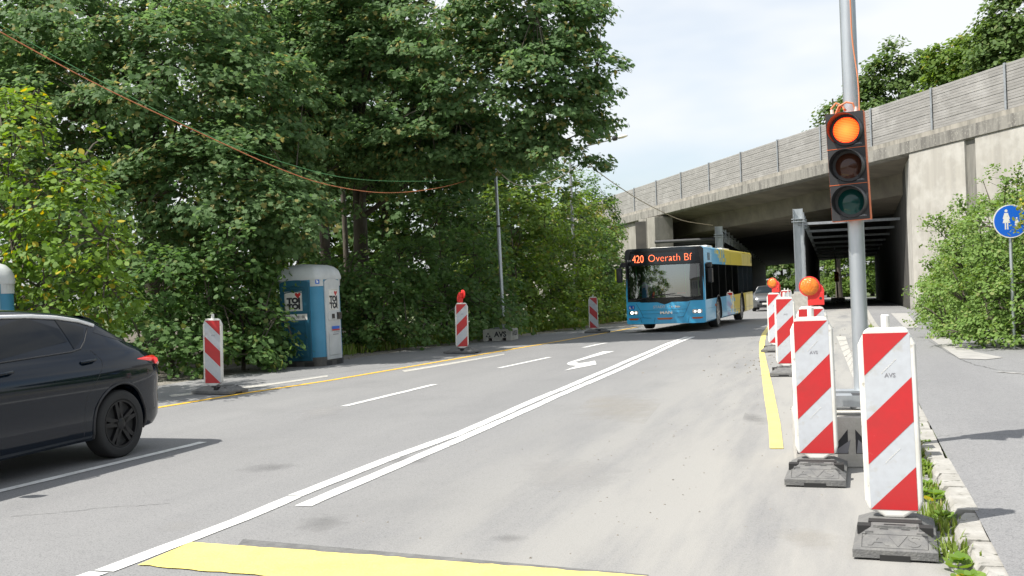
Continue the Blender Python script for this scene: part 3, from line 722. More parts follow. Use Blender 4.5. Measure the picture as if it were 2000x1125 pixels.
BE = [  # label, pixel of the foot centre, panel rz, foot rz, sgn, lamp, far
 ('largest beacon, nearest the camera, with its rubber foot beside the weedy kerb', (1750, 1050), -22, -21, 1, False, False, -.6),
 ('second beacon from the camera, no lamp, before the one with a big orange lamp', (1598, 926), -20, -19, 1, False, False, -.5),
 ('beacon with a big orange lamp, mostly hidden behind the second one', (1593, 824), -18, -18, 1, True, False, 0),
 ('beacon without lamp standing at the bend of the yellow guide line', (1537, 730), -19, -20, 1, False, False, .2),
 ('beacon with a smaller orange lamp beside the rear of the bus', (1516, 685), -38, -25, 1, True, False, 0),
 ('narrow beacon half hidden behind the lamp by the bus', (1535, 634), -30, -20, 1, False, True, 0),
 ('beacon before the pale concrete plinth of the middle columns', (1541, 620), -8, -8, 1, False, True, 0),
 ('tiny far beacon in the shade left of the middle steel column', (1556, 600), -4, -4, -1, False, True, 0),
 ('beacon with stripes rising to the left, on the verge between car and toilet', (418, 768), -4, 63, -1, False, False, 1.2),
 ('beacon with a red and orange lamp seen from the side, by the dark hedge', (903, 690), 6, 62, 1, True, False, 1.0),
 ('beacon without lamp beside the front left of the bus by the yellow line', (1160, 650), -3, 75, -1, False, False, .5)]
for i, (lb, p, rz, frz, sg, lamp, far, ln) in enumerate(BE):
    o = beacon(lb, G(*p), rz, frz, sg, lamp, far, ln)
    if i == 9:
        for c in children(o):
            if c.name.startswith('warning_lamp'): c.matrix_local = Matrix.Rotation(R(1), 4, 'Y') @ Matrix.Translation((0, 0, 1.20)) @ Matrix.Rotation(R(118), 4, 'Z') @ Matrix.Scale(.88, 4)
# concrete ballast blocks -----------------------------------------------------
def block(t, w, d, h, slots=True):
    """ballast block, front towards -Y"""
    b = MB(); e = .02
    x = w/2
    pr = [(-x, .0), (-x, h-e), (-x+e, h), (x-e, h), (x, h-e), (x, 0)]
    if slots: pr += [(x*.62, 0), (x*.62, .09), (x*.36, .09), (x*.36, 0), (-x*.36, 0), (-x*.36, .09), (-x*.62, .09), (-x*.62, 0)]
    b.prism(pr, -d/2, d/2, 'y'); return b.build('ballast_block', 'concrete_block', t, .012)
def tri_logo(b, M, s, mi=0):
    for cx, cz in ((0, .62), (-.52, -.25), (.52, -.25)):
        b.add([((cx-.42)*s, (cz-.36)*s, 0), ((cx+.42)*s, (cz-.36)*s, 0), (cx*s, (cz+.36)*s, 0)], [(0, 1, 2)], mi, M)
g = G(1662, 915); YF = g.y
base = thing('signal_base', 'pale concrete ballast block with black triangles carrying the traffic light pole', 'ballast block', (at(1690, 880, YF).x, YF+.40, gz(2, YF)), R(-14))
block(base, .86, .78, .40, False)
b = MB()
for cx in (-.22, .22):
    for dx, sgn_ in ((-.13, 1), (.13, -1)):
        M = frame((cx+dx*.9, -.3915, .20), (1, 0, 0), (0, 0, 1))
        b.add([(-.075*sgn_-0, .10, 0), (-.075*sgn_, -.09, 0), (.075*sgn_, -.09, 0)][::sgn_], [(0, 1, 2)], 0, M)
        b.add([(-.075*sgn_+.02, .02, .001), (-.07*sgn_, -.085, .001), (.05*sgn_, -.085, .001)][::sgn_], [(0, 1, 2)], 1, M)
b.build('triangle_marks', ['black_ink', 'grey_ink'], base)
b = MB()
for y0 in (-.36, -.02): b.box(-.42, .42, y0, y0+.16, .47, .56)
for x0 in (-.30, .1): b.box(x0, x0+.12, -.36, .14, .402, .468)
b.box(.02, .12, -.3605, -.20, .5605, .5625, 1)
b.build('steel_tray', ['galv', 'black_plastic'], base, .004)
mast_x = at(1689, 800, YF+.45).x
TLr = Matrix.Rotation(R(-.9), 4, 'Y')
tl = thing('traffic_light', 'traffic light on a galvanised pole showing red, orange cable curling from its top', 'traffic light', (mast_x-.015, YF+.45, .41)); tlM = Matrix.Translation(tl.location); tl.matrix_local = tlM
b = MB(); b.lathe([(.064, 0), (.064, 4.6)], 28); b.build('pole', 'galv', tl, smooth=40)
b = MB(); b.lathe([(.10, 0), (.10, .02)], 20); b.build('bracket', 'galv_dull', tl)
hc = at(1655.5, 325, YF+.30); hm = Matrix.Translation(hc) @ Matrix.Rotation(R(-1.7), 4, 'Y') @ Matrix.Rotation(R(-25), 4, 'Z')
hd = MB(); hh = .865; hw = .29
hd.box(-hw/2, hw/2, -.02, .12, -hh/2, hh/2, 0)
hd.box(-hw/2-.003, hw/2+.003, .0, .13, -hh/2-.003, hh/2+.003, 1)
for k in (1, 2):
    z = -hh/2+hh*k/3; hd.box(-hw/2-.004, hw/2+.004, -.0225, .0, z-.002, z+.002, 1)
head = hd.build('signal_head', ['black_plastic', 'orange_plastic'], tl); head.matrix_parent_inverse = Matrix.Identity(4)
hl = tlM.inverted() @ hm; head.location = hl.to_translation(); head.rotation_euler = hl.to_euler()
for k, (mt, nm) in enumerate((('lamp_red', 'red_lens'), ('lens_amber_off', 'amber_lens'), ('lens_green_off', 'green_lens'))):
    z = hh/2-hh*(k+.5)/3
    b = MB(); RR = .105
    b.lathe([(0, -.052), (RR*.5, -.049), (RR*.85, -.040), (RR, -.030)], 36, 'y', 0, M=Matrix.Translation((.012, 0, z)))
    if k == 0:
        b2 = b; nl = 15
        for q_ in range(nl):
            zz = -RR*.86+2*RR*.86*q_/(nl-1); hw_ = math.sqrt(max(0, (RR*.93)**2-zz*zz)); d_ = -.0535+.018*(zz/RR)**2
            b.tube([(x_, d_+.016*(x_/RR)**2, zz) for x_ in np.linspace(-hw_, hw_, 9)], .0028, 4, 1, M=Matrix.Translation((.012, 0, z)))
    b.build(nm, [mt, 'lamp_red_hot'], head, smooth=60)
    b = MB()                                                               # bezel and cut-away visor, open below
    ro = .128
    b.lathe([(.106, -.032), (.124, -.034), (.13, -.0205), (.13, -.018), (.106, -.018)], 36, 'y', M=Matrix.Translation((.012, 0, z)))
    vs = []; nA = 40
    for q_ in range(nA+1):
        a = R(-48+q_*276/nA); dp = .155*(0.35+.65*max(0, math.sin((q_/nA)*math.pi))**.6)
        for rr in (ro, ro-.005):
            for yy in (-.02, -.03-dp): vs.append((.012+rr*math.cos(a)-.012*(yy < -.02)*1, yy, z+rr*math.sin(a)))
    fs = []
    for q_ in range(nA):
        i = q_*4; fs += [(i, i+4, i+5, i+1), (i+2, i+3, i+7, i+6), (i+1, i+5, i+7, i+3)]
    b.add(vs, fs, 0); b.build('visor', 'black_plastic', head, smooth=50)
b = MB()
for k in range(3):
    z = hh/2-hh*(k+1)/3+.028
    for x0, x1, dz in ((.05, .085, 0), (.087, .093, .004), (.096, .112, .005), (.114, .122, .001)): b.box(x0, x1, -.0215, -.020, z-.003, z+.003+dz)
b.build('maker_mark', 'grey_ink', head)
b = MB(); b.tube([(-.09, .03, hh/2), (-.10, .03, hh/2+.05), (-.06, .03, hh/2+.09), (-.01, .03, hh/2+.06), (.0, .02, hh/2+.03)], .008)
b.tube([(-.07, .03, hh/2+.0), (-.04, .025, hh/2+.06), (.02, .02, hh/2+.085), (.07, .02, hh/2+.07), (.09, .03, hh/2)], .008)
b.tube([(-.05, .04, hh/2+.02), (-.02, .04, hh/2+.07), (.01, .05, hh/2+.02)], .011)
b.build('cable_loop', 'cable_orange', head)
b = MB(); b.lathe([(.014, hh/2), (.014, hh/2+.04)], 10, M=Matrix.Translation((-.095, .03, 0))); b.lathe([(.014, hh/2), (.014, hh/2+.04)], 10, M=Matrix.Translation((.09, .03, 0))); b.build('cable_gland', 'plastic_white', head)
b = MB(); pts = [(.115, .02, hh/2-.02), (.118, .05, hh/2+.25), (.095, .06, hh/2+.6), (.10, .06, hh/2+.95), (.085, .08, hh/2+1.3), (.08, .1, hh/2+2.2)]
def smooth_pts(p, k=6):
    p = [Vector(q_) for q_ in p]; o = []
    for i in range(len(p)-1):
        a = p[max(i-1, 0)]; b_ = p[i]; c = p[i+1]; d = p[min(i+2, len(p)-1)]
        for j in range(k):
            t = j/k; o.append(.5*((2*b_)+(c-a)*t+(2*a-5*b_+4*c-d)*t*t+(3*b_-a-3*c+d)*t**3))
    return o+[p[-1]]
b.tube(smooth_pts(pts), .0055); b.build('supply_cable', 'cable_orange', head)
# left cable pole on its ballast block -----------------------------------------
g = G(978, 666)
bk = thing('pole_base', 'pale concrete ballast block lettered AVS under the tall cable pole by the hedge', 'ballast block', (g.x, g.y+.45, g.z), R(-14))
block(bk, .86, .86, .34)
b = MB(); v, f = text('AVS', .21, .001, .008); b.add(v, f, 0, frame((.10, -.4315, .19), (1, 0, 0), (0, 0, 1)))
tri_logo(b, frame((-.27, -.4315, .175), (1, 0, 0), (0, 0, 1)), .085)
v, f = text('AVS.EU', .19, .001, .006); b.add(v, f, 0, frame((.4315, .02, .20), (0, 1, 0), (0, 0, 1)))
b.build('lettering', 'black_ink', bk)
b = MB(); b.box(-.2, .26, -.16, .24, .342, .375); b.build('steel_tray', 'galv_dull', bk, .004)
cpx = at(984, 640, g.y+.45).x
cp = thing('cable_pole', 'slim galvanised pole holding up the signal cables above the verge', 'pole', (cpx, g.y+.45, g.z+.376)); cp.rotation_euler = (0, R(-.9), 0)
b = MB(); b.lathe([(.052, 0), (.052, 3.0), (.046, 3.02), (.046, 5.0)], 16); b.build('pole', 'galv', cp, smooth=40)
b = MB(); b.tube([(.0, -.06, 4.8), (0, .06, 4.8)], .055, 12); b.lathe([(.058, 4.72), (.058, 4.78)], 14); b.lathe([(.058, 2.98), (.058, 3.04)], 14); b.build('clamp', 'black_plastic', cp, smooth=40)
# far temporary signal seen through the right-hand bay ---------------------------
g = G(1637, 590)
ft = thing('traffic_light', 'far small portable signal with orange back at the end of the underpass', 'traffic light', tuple(Z3(g, .38))); k_ = 2000/g.y
b = MB(); b.lathe([(.07, 0), (.06, 4.3)], 10); b.build('pole', 'galv', ft); ft.rotation_euler = (0, R(-1.8), 0)
b = MB(); b.box(-.22, .12, -.25, -.08, 1.35, 2.2, 0); b.box(-.2, .1, -.4, -.25, 1.95, 2.1, 0); b.box(-.2, .1, -.4, -.25, 1.45, 1.6, 0); b.build('signal_head', 'orange_plastic', ft, .04)
fb = thing('signal_base', 'far white ballast block under the portable signal beyond the underpass', 'ballast block', tuple(g), R(-6)); block(fb, 1.0, .8, .38)
b = MB(); v, f = text('AVS', .25, .001, .01); b.add(v, f, 0, frame((0, -.4015, .2), (1, 0, 0), (0, 0, 1))); b.build('lettering', 'grey_ink', fb)
# cables -------------------------------------------------------------------------
def cable(name, label, pts, r, m, cat='cable', group=None):
    b = MB(); p3 = [at(*p) for p in pts]; o0 = p3[0]
    b.tube([p-o0 for p in smooth_pts(p3, 8)], r, 6); o = b.build(name, m, smooth=80); o.location = o0; put(o, label, cat, group); return o
gp = g = Vector(cp.location); YP = gp.y
cable('cable', 'orange cable sagging in front of the maple trees', [(-420, -190, 15), (-200, -52, 16), (0, 62, 17), (200, 170, 18), (400, 264, 19.3), (550, 331, 20.6), (650, 363, 21.9), (760, 376.5, 24.0), (870, 364, 26.5), (966, 334, YP)], .0095, 'cable_orange')
cable('cable', 'thin green cable hanging just above the orange one', [(-420, -210, 15), (-180, -64, 16), (30, 66, 17.2), (200, 160, 18), (420, 270, 19.4), (600, 331, 21.2), (700, 350, 22.9), (800, 354, 24.8), (880, 350, 26.9), (966, 330, YP)], .0065, 'cable_green')
cable('cable', 'tan cable looping from the tall slim pole to the street lamp by the hedge', [(968, 330, YP), (1003, 358, 32), (1040, 363, 35), (1085, 350, 39), (1128, 325, 44)], .016, 'cable_tan')
cable('cable', 'thin tan cable running down from the street lamp into the underpass', [(1140, 300, 45), (1165, 333, 48), (1240, 385, 53), (1290, 412, 57), (1335, 431, 60), (1392, 440, 64)], .022, 'cable_tan')
# street lamp --------------------------------------------------------------------
g = G(1126, 644); g = at(1126, 640, 45); gg = Vector((g.x, g.y, gz(g.x, g.y)))
lp = thing('street_lamp', 'street lamp whose long thin arm pokes out of the maple crown', 'street lamp', tuple(gg))
tipa = at(1196, 272, 45)-gg; b = MB(); b.lathe([(.09, 0), (.055, tipa.z-.9)], 14); b.build('pole', 'galv_dull', lp, smooth=40)
b = MB(); b.tube(smooth_pts([(0, 0, tipa.z-.95), (.02, 0, tipa.z-.6), (.35, 0, tipa.z-.35), (tipa.x, 0, tipa.z)]), .035, 8); b.build('arm', 'galv_dull', lp, smooth=60)
b = MB(); b.lathe([(.03, 0), (.11, .05), (.12, .18), (.09, .24)], 14, 'x', 0, M=Matrix.Translation((tipa.x-.02, 0, tipa.z+.02)) @ Matrix.Rotation(R(-10), 4, 'Y'))
b.lathe([(.02, .2), (.10, .3), (.115, .5), (.06, .68), (.01, .72)], 14, 'x', 1, M=Matrix.Translation((tipa.x-.02, 0, tipa.z+.02)) @ Matrix.Rotation(R(-10), 4, 'Y') @ Matrix.Scale(.7, 4, (0, 0, 1)))
b.build('lantern', ['black_plastic', 'plastic_white'], lp, smooth=50)
# blue footpath sign ---------------------------------------------------------------
sc_ = at(1974, 432, 18.3); sg_ = Vector((sc_.x, sc_.y, gz(sc_.x, sc_.y)))
sn = thing('footpath_sign', 'round blue sign with white adult and child above the bushes', 'road sign', tuple(sg_), R(-8)); sz = sc_.z-sg_.z; RS = .30
b = MB(); b.lathe([(.03, 0), (.03, sz+.2)], 12, M=Matrix.Translation((0, .05, 0))); b.build('pole', 'galv', sn, smooth=40)
b = MB(); b.lathe([(RS, -.006), (RS, .006)], 48, 'y', 0, M=Matrix.Translation((0, 0, sz))); b.lathe([(RS*.94, -.0075), (RS*.94, -.0065)], 48, 'y', 1, M=Matrix.Translation((0, 0, sz))); b.build('disc', ['plastic_white', 'sign_blue'], sn)
def pic(b, cx, cz, s, M):
    def q(poly, zz=0): b.add([(cx+x*s, cz+y*s, zz) for x, y in poly], [tuple(range(len(poly)))], 0, M)
    q([(.11*math.cos(a), .80+.11*math.sin(a)) for a in np.linspace(0, 2*math.pi, 16)[:-1]])
    q([(-.16, .25), (.16, .25), (.14, .64), (-.14, .64)], .0002); q([(-.28, -.12), (.28, -.12), (.13, .36), (-.13, .36)], .0004)
    q([(-.13, -.62), (-.03, -.62), (-.03, -.1), (-.13, -.1)], .0002); q([(.03, -.62), (.13, -.62), (.13, -.1), (.03, -.1)], .0002)
    q([(-.13, .62), (-.26, .2), (-.19, .17), (-.10, .45)], .0006); q([(.13, .62), (.10, .45), (.19, .17), (.26, .2)], .0006)
M = frame((0, -.0082, sz), (1, 0, 0), (0, 0, 1)); b = MB(); pic(b, -.075, .0, .235, M); pic(b, .10, -.06, .14, M); b.build('pictogram', 'plastic_white', sn)
# delineator post by the hedge --------------------------------------------------------
g = G(1213, 622); dp = thing('delineator_post', 'black and white mottled post in the verge left of the bus', 'post', tuple(g)); dp.rotation_euler = (0, R(-2), 0)
b = MB(); rp = random.Random(3); b.prism([(-.08, -.05), (.08, -.05), (.06, .05), (-.06, .05)], 0, 1.25, 'z', 0)
b.build('post', 'plastic_white', dp, .01); b = MB()
for k in range(9): z = .45+k*.085; x0 = rp.uniform(-.075, .02); b.add([(x0, -.0512, z), (x0+.06, -.0512, z), (x0+.05, -.0512, z+.05), (x0-.0, -.0512, z+.06)], [(0, 1, 2, 3)])
b.build('band', 'black_ink', dp)
# ================================================================ PORTABLE TOILETS
def rrect(w, r, n=5):
    o = []
    for cx, cy, a0 in ((w-r, w-r, 0), (-w+r, w-r, 90), (-w+r, -w+r, 180), (w-r, -w+r, 270)):
        o += [(cx+r*math.cos(R(a0+90*i/n)), cy+r*math.sin(R(a0+90*i/n))) for i in range(n+1)]
    return o
def toilet(label, loc, rz):
    t = thing('portable_toilet', label, 'portable toilet', loc, rz, 'portable toilets on the verge'); h = .53
    b = MB(); b.prism(rrect(h, .19), .16, 1.93); b.build('cabin', 'wc_blue', t, smooth=40)
    b = MB(); b.prism(rrect(h+.01, .18), 0, .20); 
    for sx in (-.22, .22):
        b.box(h-.05, h+.013, sx-.12, sx+.12, -.002, .10, 1); b.box(sx-.12, sx+.12, -h-.013, -h+.05, -.002, .10, 1)
    b.build('base_skid', ['wc_base', 'groove'], t, .004)
    b = MB(); rg = [(h+.012, 1.86), (h+.018, 1.90), (h+.005, 1.98), (h-.02, 2.06), (h-.09, 2.14), (h-.20, 2.185), (h-.34, 2.20)]; vs = []
    for w_, z in rg: vs += [(x, y, z) for x, y in rrect(w_, min(.13, w_*.5))]
    n = len(rrect(h, .13)); fs = [(k*n+j, k*n+(j+1) % n, (k+1)*n+(j+1) % n, (k+1)*n+j) for k in range(len(rg)-1) for j in range(n)]+[tuple(range((len(rg)-1)*n, len(rg)*n)), tuple(range(n))[::-1]]
    b.add(vs, fs)
    for k in range(5): b.tube([(-.44+.0, -.3+.15*k, 2.09), (-.30, -.3+.15*k, 2.17), (0, -.3+.15*k, 2.203), (.30, -.3+.15*k, 2.17), (.44, -.3+.15*k, 2.09)], .012, 6)
    b.build('roof', 'wc_white', t, smooth=40)
    for s1, s2 in ((1, 1), (-1, 1), (1, -1), (-1, -1)):                            # white corner caps under the roof
        b = MB(); M = Matrix.Diagonal((s1, s2, 1, 1)); c = [(h-.20, h+.009), (h-.185, h+.009)]+[(h-.18+.19*math.sin(R(a)), h-.18+.19*math.cos(R(a))) for a in range(0, 91, 15)]+[(h+.008, h-.20), (h-.2, h-.2)]
        b.prism([(x*s1, y*s2) for x, y in c], 1.72, 1.90); b.build('corner_cap', 'wc_white', t)
    def arch(x, z0, z1, rise, n=10): return [(-x, z0), (x, z0)]+[(x*math.cos(math.pi*i/n), z1+rise*math.sin(math.pi*i/n)) for i in range(n+1)]
    def face(Mf, panel_mat, nm, w_=.37):
        b = MB(); b.M = Mf; b.prism(arch(w_, .13, 1.80, .07), 0, .035, 'z'); 
        b.prism([(-w_*.8, .22), (w_*.8, .22), (w_*.72, .70), (-w_*.72, .70)], .035, .05, 'z')
        return b.build(nm, panel_mat, t, .008)
    # left face (-X... local -Y): teal ventilated wall; right face (+X): white door
    MA = frame((-.06, -h, 0), (1, 0, 0), (0, 0, 1)); MB_ = frame((h, 0, 0), (0, 1, 0), (0, 0, 1))
    fa = face(MA, 'wc_teal', 'side_wall'); fb_ = face(MB_, 'wc_white', 'door', .31)
    b = MB(); b.M = MA
    for z in (.30, .52, .72, .92):
        b.box(-.24, .24, z, z+.008, .034, .056); 
    for x in (-.26, .26): b.box(x-.006, x+.006, .28, 1.02, .034, .056)
    for z in (1.60, 1.66, 1.72): b.tube([(-.26, z, .04), (0, z+.03, .045), (.26, z, .04)], .01, 6)
    b.build('ribs', 'wc_teal', fa)
    def decal(M, x, z, w_, hh_, parent):
        b = MB(); b.M = M; b.box(x-w_/2, x+w_/2, z-hh_/2, z+hh_/2, .0352, .038, 0)
        for a_, b__, c_, d_ in ((-.46, .46, -.465, -.455), (-.46, .46, .455, .465), (-.465, -.455, -.46, .46), (.455, .465, -.46, .46)):
            b.box(x+a_*w_, x+b__*w_, z+c_*hh_, z+d_*hh_, .0381, .0386, 1)
        for s_, dz in (('TOI', .02), ('TOI', -.29)):
            v, f = text(s_, hh_*.36, .0006, .012); b.add(v, f, 1, Matrix.Translation((x+.02*w_, z+dz*hh_, .0388)) @ Matrix.Scale(w_/.34*1.25*.8, 4, (1, 0, 0)))
        hx, hz = x+w_*.27, z+hh_*.30; s_ = .05*w_/.3
        b.add([(hx, hz-s_, .039), (hx+s_, hz+.1*s_, .039), (hx+s_*.9, hz+s_*.6, .039), (hx+s_*.45, hz+s_*.75, .039), (hx, hz+s_*.4, .039), (hx-s_*.45, hz+s_*.75, .039), (hx-s_*.9, hz+s_*.6, .039), (hx-s_, hz+.1*s_, .039)], [tuple(range(8))], 2)
        b.build('poster', ['plastic_white', 'black_ink', 'refl_red'], parent)
    decal(MA, -.03, 1.42, .44, .42, fa); decal(MB_, .02, 1.42, .40, .46, fb_)
    b = MB(); b.M = MA; b.box(-.30, .30, 1.01, 1.14, .0352, .039, 0); v, f = text('02056 - 981 00', .085, .0006, .0005); b.add(v, f, 1, Matrix.Translation((0, 1.075, .0395)) @ Matrix.Scale(.92, 4, (1, 0, 0)))
    b.build('number_plate', ['plastic_white', 'black_ink'], fa)
    b = MB(); b.M = MB_; b.box(-.24, .28, .98, 1.15, .035, .055, 0); b.box(.12, .30, .99, 1.14, .055, .08, 1); b.box(-.10, -.0, 1.01, 1.11, .055, .075, 1); b.build('lock', ['wc_white', 'black_gloss'], fb_, .004)
    b = MB(); b.M = MB_; b.box(-.10, .22, .78, .84, .0505, .052, 0); b.box(-.10, .22, .745, .775, .0505, .052, 1); b.box(-.04, .2, .70, .71, .0505, .052, 2); b.box(-.08, .16, .655, .675, .0505, .052, 2)
    b.build('sticker', ['sign_blue', 'refl_red', 'grey_ink'], fb_)
    d45 = Vector((.7071, -.7071, 0)); cc = Vector((h-.18, -h+.18, 1.82))+d45*.1915
    b = MB(); b.M = frame(cc, (.7071, .7071, 0), (0, 0, 1)); b.box(-.045, .045, -.05, .05, 0, .003, 0); b.box(-.02, .02, -.03, .015, .003, .004, 1); b.box(-.03, .0, .015, .03, .003, .004, 1); b.build('sticker', ['sign_blue', 'plastic_white'], t)
    b = MB(); b.M = frame(cc, (.7071, .7071, 0), (0, 0, 1)); b.lathe([(.035, 0), (.035, .02)], 14, M=Matrix.Translation((-.0, .13, 0))); b.build('vent', 'wc_white', t)
    return t
gA = G(628, 716); ga_ = Vector((gA.x, gA.y+.62, gA.z-.01))
t1_ = toilet('blue and teal portable toilet with white door backed into the hedge', tuple(ga_+Vector((-.30, .06, 0))), 0); t1_.rotation_euler = (0, R(-.6), R(-20))
t1_.scale = (.97, .97, .99)
g2 = at(-40, 560, 14.7); toilet('white and blue portable toilet cut off by the left edge behind the car', (g2.x-.3, g2.y+.3, -.02), R(-55))
# ================================================================ VEHICLES
def interp(tab, x):
    if x <= tab[0][0]: return tab[0][1]
    for (a, p), (b_, q) in zip(tab, tab[1:]):
        if x <= b_: return p+(q-p)*(x-a)/(b_-a)
    return tab[-1][1]
def cat(tab, x):                                                          # smooth interpolation
    if x <= tab[0][0]: return tab[0][1]
    for i in range(len(tab)-1):
        if x <= tab[i+1][0]:
            h = tab[i+1][0]-tab[i][0]; t = (x-tab[i][0])/h
            def sl_(k):
                a = tab[max(k-1, 0)]; c = tab[min(k+1, len(tab)-1)]; return (c[1]-a[1])/(c[0]-a[0]) if c[0] != a[0] else 0
            m0_, m1_ = sl_(i)*h, sl_(i+1)*h
            return (2*t**3-3*t*t+1)*tab[i][1]+(t**3-2*t*t+t)*m0_+(-2*t**3+3*t*t)*tab[i+1][1]+(t**3-t*t)*m1_
    return tab[-1][1]
ZR = [(-.84, .62), (-.82, .82), (-.78, .93), (-.66, 1.00), (-.45, 1.065), (-.28, 1.145), (-.1, 1.265), (.02, 1.345), (.14, 1.385), (.5, 1.44), (1.0, 1.475), (1.6, 1.475), (2.0, 1.43), (2.35, 1.30), (2.8, 1.06), (3.0, 1.0), (3.3, .91), (3.48, .80), (3.57, .66), (3.6, .55)]
WD = [(-.84, .50), (-.82, .60), (-.76, .73), (-.62, .825), (-.4, .872), (-.1, .895), (.6, .90), (2.6, .895), (3.0, .87), (3.3, .80), (3.5, .66), (3.6, .50)]
ZB = [(-.84, .42), (-.76, .30), (-.55, .24), (0, .21), (2.7, .20), (3.3, .22), (3.6, .30)]
def car_sec(a):
    zr, W_, zb = cat(ZR, a), cat(WD, a), interp(ZB, a)
    zs = min(.90, zb+(zr-zb)*.86); zbt = min(1.02, zb+(zr-zb)*.93)
    g = max(0, min(1, (zr-zbt)/.43))
    p = [(0, zb), (W_*.8, zb), (W_-.05, zb+.015), (W_-.018, zb+.07), (W_-.012, zb+(zs-zb)*.30), (W_-.018, zb+(zs-zb)*.46), (W_-.002, zb+(zs-zb)*.66), (W_+.006, zb+(zs-zb)*.84), (W_-.006, zs-.015), (W_-.022, zs+.015), (W_-.062, zbt-.02), (W_-.08, zbt)]
    top = zr-.045*g-.012
    for k in (.12, .3, .5, .7, .88, 1.0):
        p.append((W_-.08-(.20*g+.03)*k**1.15, zbt+(top-zbt)*k))
    e = p[-1][0]; p += [(e-.035, zr-.022*g-.004), (e-.10, zr-.006*g), (e*.5, zr+.012), (0, zr+.018)]
    return p
def car_y(a, z):
    p = car_sec(a)[2:18]
    for (y0, z0_), (y1, z1_) in zip(p, p[1:]):
        if z <= z1_: return y0+(y1-y0)*max(0, (z-z0_)/max(1e-6, z1_-z0_))
    return p[-1][0]
def wheel(t, x, y, z, r=.328, w=.21, rim='rim_black', side=1, n=5):
    """wheel with its face towards +Y*side"""
    M = Matrix.Translation((x, y, z)) @ Matrix.Rotation(0 if side > 0 else math.pi, 4, 'Z')
    b = MB(); b.lathe([(r-.10, -w/2), (r-.02, -w/2), (r, -w/2+.03), (r, w/2-.03), (r-.012, w/2-.01), (r-.03, w/2), (r-.085, w/2-.004), (r-.10, w/2-.02), (r-.10, w/2-.05)], 40, 'y', M=M)
    wl = b.build('wheel', 'tyre', t, smooth=35)
    b = MB(); ri = r-.10
    b.lathe([(.02, w/2-.12), (ri, w/2-.14), (ri, w/2-.012), (ri-.015, w/2-.012), (ri-.02, w/2-.09), (.02, w/2-.10)], 36, 'y', M=M)
    for k in range(n):
        for d in (-9, 9) if n == 5 else (0,):
            Mk = M @ Matrix.Rotation(R(360/n*k+d+8), 4, 'Y')
            b.prism([(-.028, .02), (.028, .02), (.018, ri-.008), (-.018, ri-.008)], w/2-.05, w/2-.014, 'y', M=Mk)
    b.lathe([(.055, w/2-.06), (.055, w/2-.012), (.03, w/2-.006), (0, w/2-.006)], 20, 'y', M=M)
    b.build('rim', rim, wl, smooth=35)
    b = MB(); b.lathe([(0, w/2-.085), (ri*.62, w/2-.085), (ri*.62, w/2-.075), (0, w/2-.075)], 24, 'y', M=M); b.build('brake_disc', 'rim_silver', wl)
    return wl
def apply_bool(o, cutter):
    m = o.modifiers.new('cut', 'BOOLEAN'); m.object = cutter; m.operation = 'DIFFERENCE'; m.solver = 'EXACT'
    dg = bpy.context.evaluated_depsgraph_get(); me = bpy.data.meshes.new_from_object(o.evaluated_get(dg)); o.modifiers.clear(); old = o.data; o.data = me
    bpy.data.meshes.remove(old); bpy.data.objects.remove(cutter)
def car_patch(b, outline, lift=.004, side=1, step=.09):
    """glass or trim following the body side; outline in (a, z)"""
    zs_ = [p[1] for p in outline]; z0_, z1_ = min(zs_), max(zs_); n = max(3, int((z1_-z0_)/step)); rows = []
    for i in range(n+1):
        z = z0_+(z1_-z0_)*min(.999, max(.001, i/n)); xs = []
        for (a0, q0), (a1, q1) in zip(outline, outline[1:]+outline[:1]):
            if (q0-z)*(q1-z) <= 0 and q0 != q1: xs.append(a0+(a1-a0)*(z-q0)/(q1-q0))
        rows.append((z, min(xs), max(xs)))
    m = 12; vs = []
    for z, xa, xb in rows:
        for j in range(m+1):
            a = xa+(xb-xa)*j/m; vs.append((a, side*(car_y(a, z)+lift), z))
    fs = [(i*(m+1)+j, i*(m+1)+j+1, (i+1)*(m+1)+j+1, (i+1)*(m+1)+j) for i in range(n) for j in range(m)]
    if side > 0: fs = [f[::-1] for f in fs]
    b.add(vs, fs)
def car_strip(b, pts, wd=.012, lift=.008, side=1):
    """pts (a, z) run along the body side as a raised rounded strip"""
    q = [(a, side*(car_y(a, z)+lift), z) for a, z in pts]; b.tube(q, wd, 6)
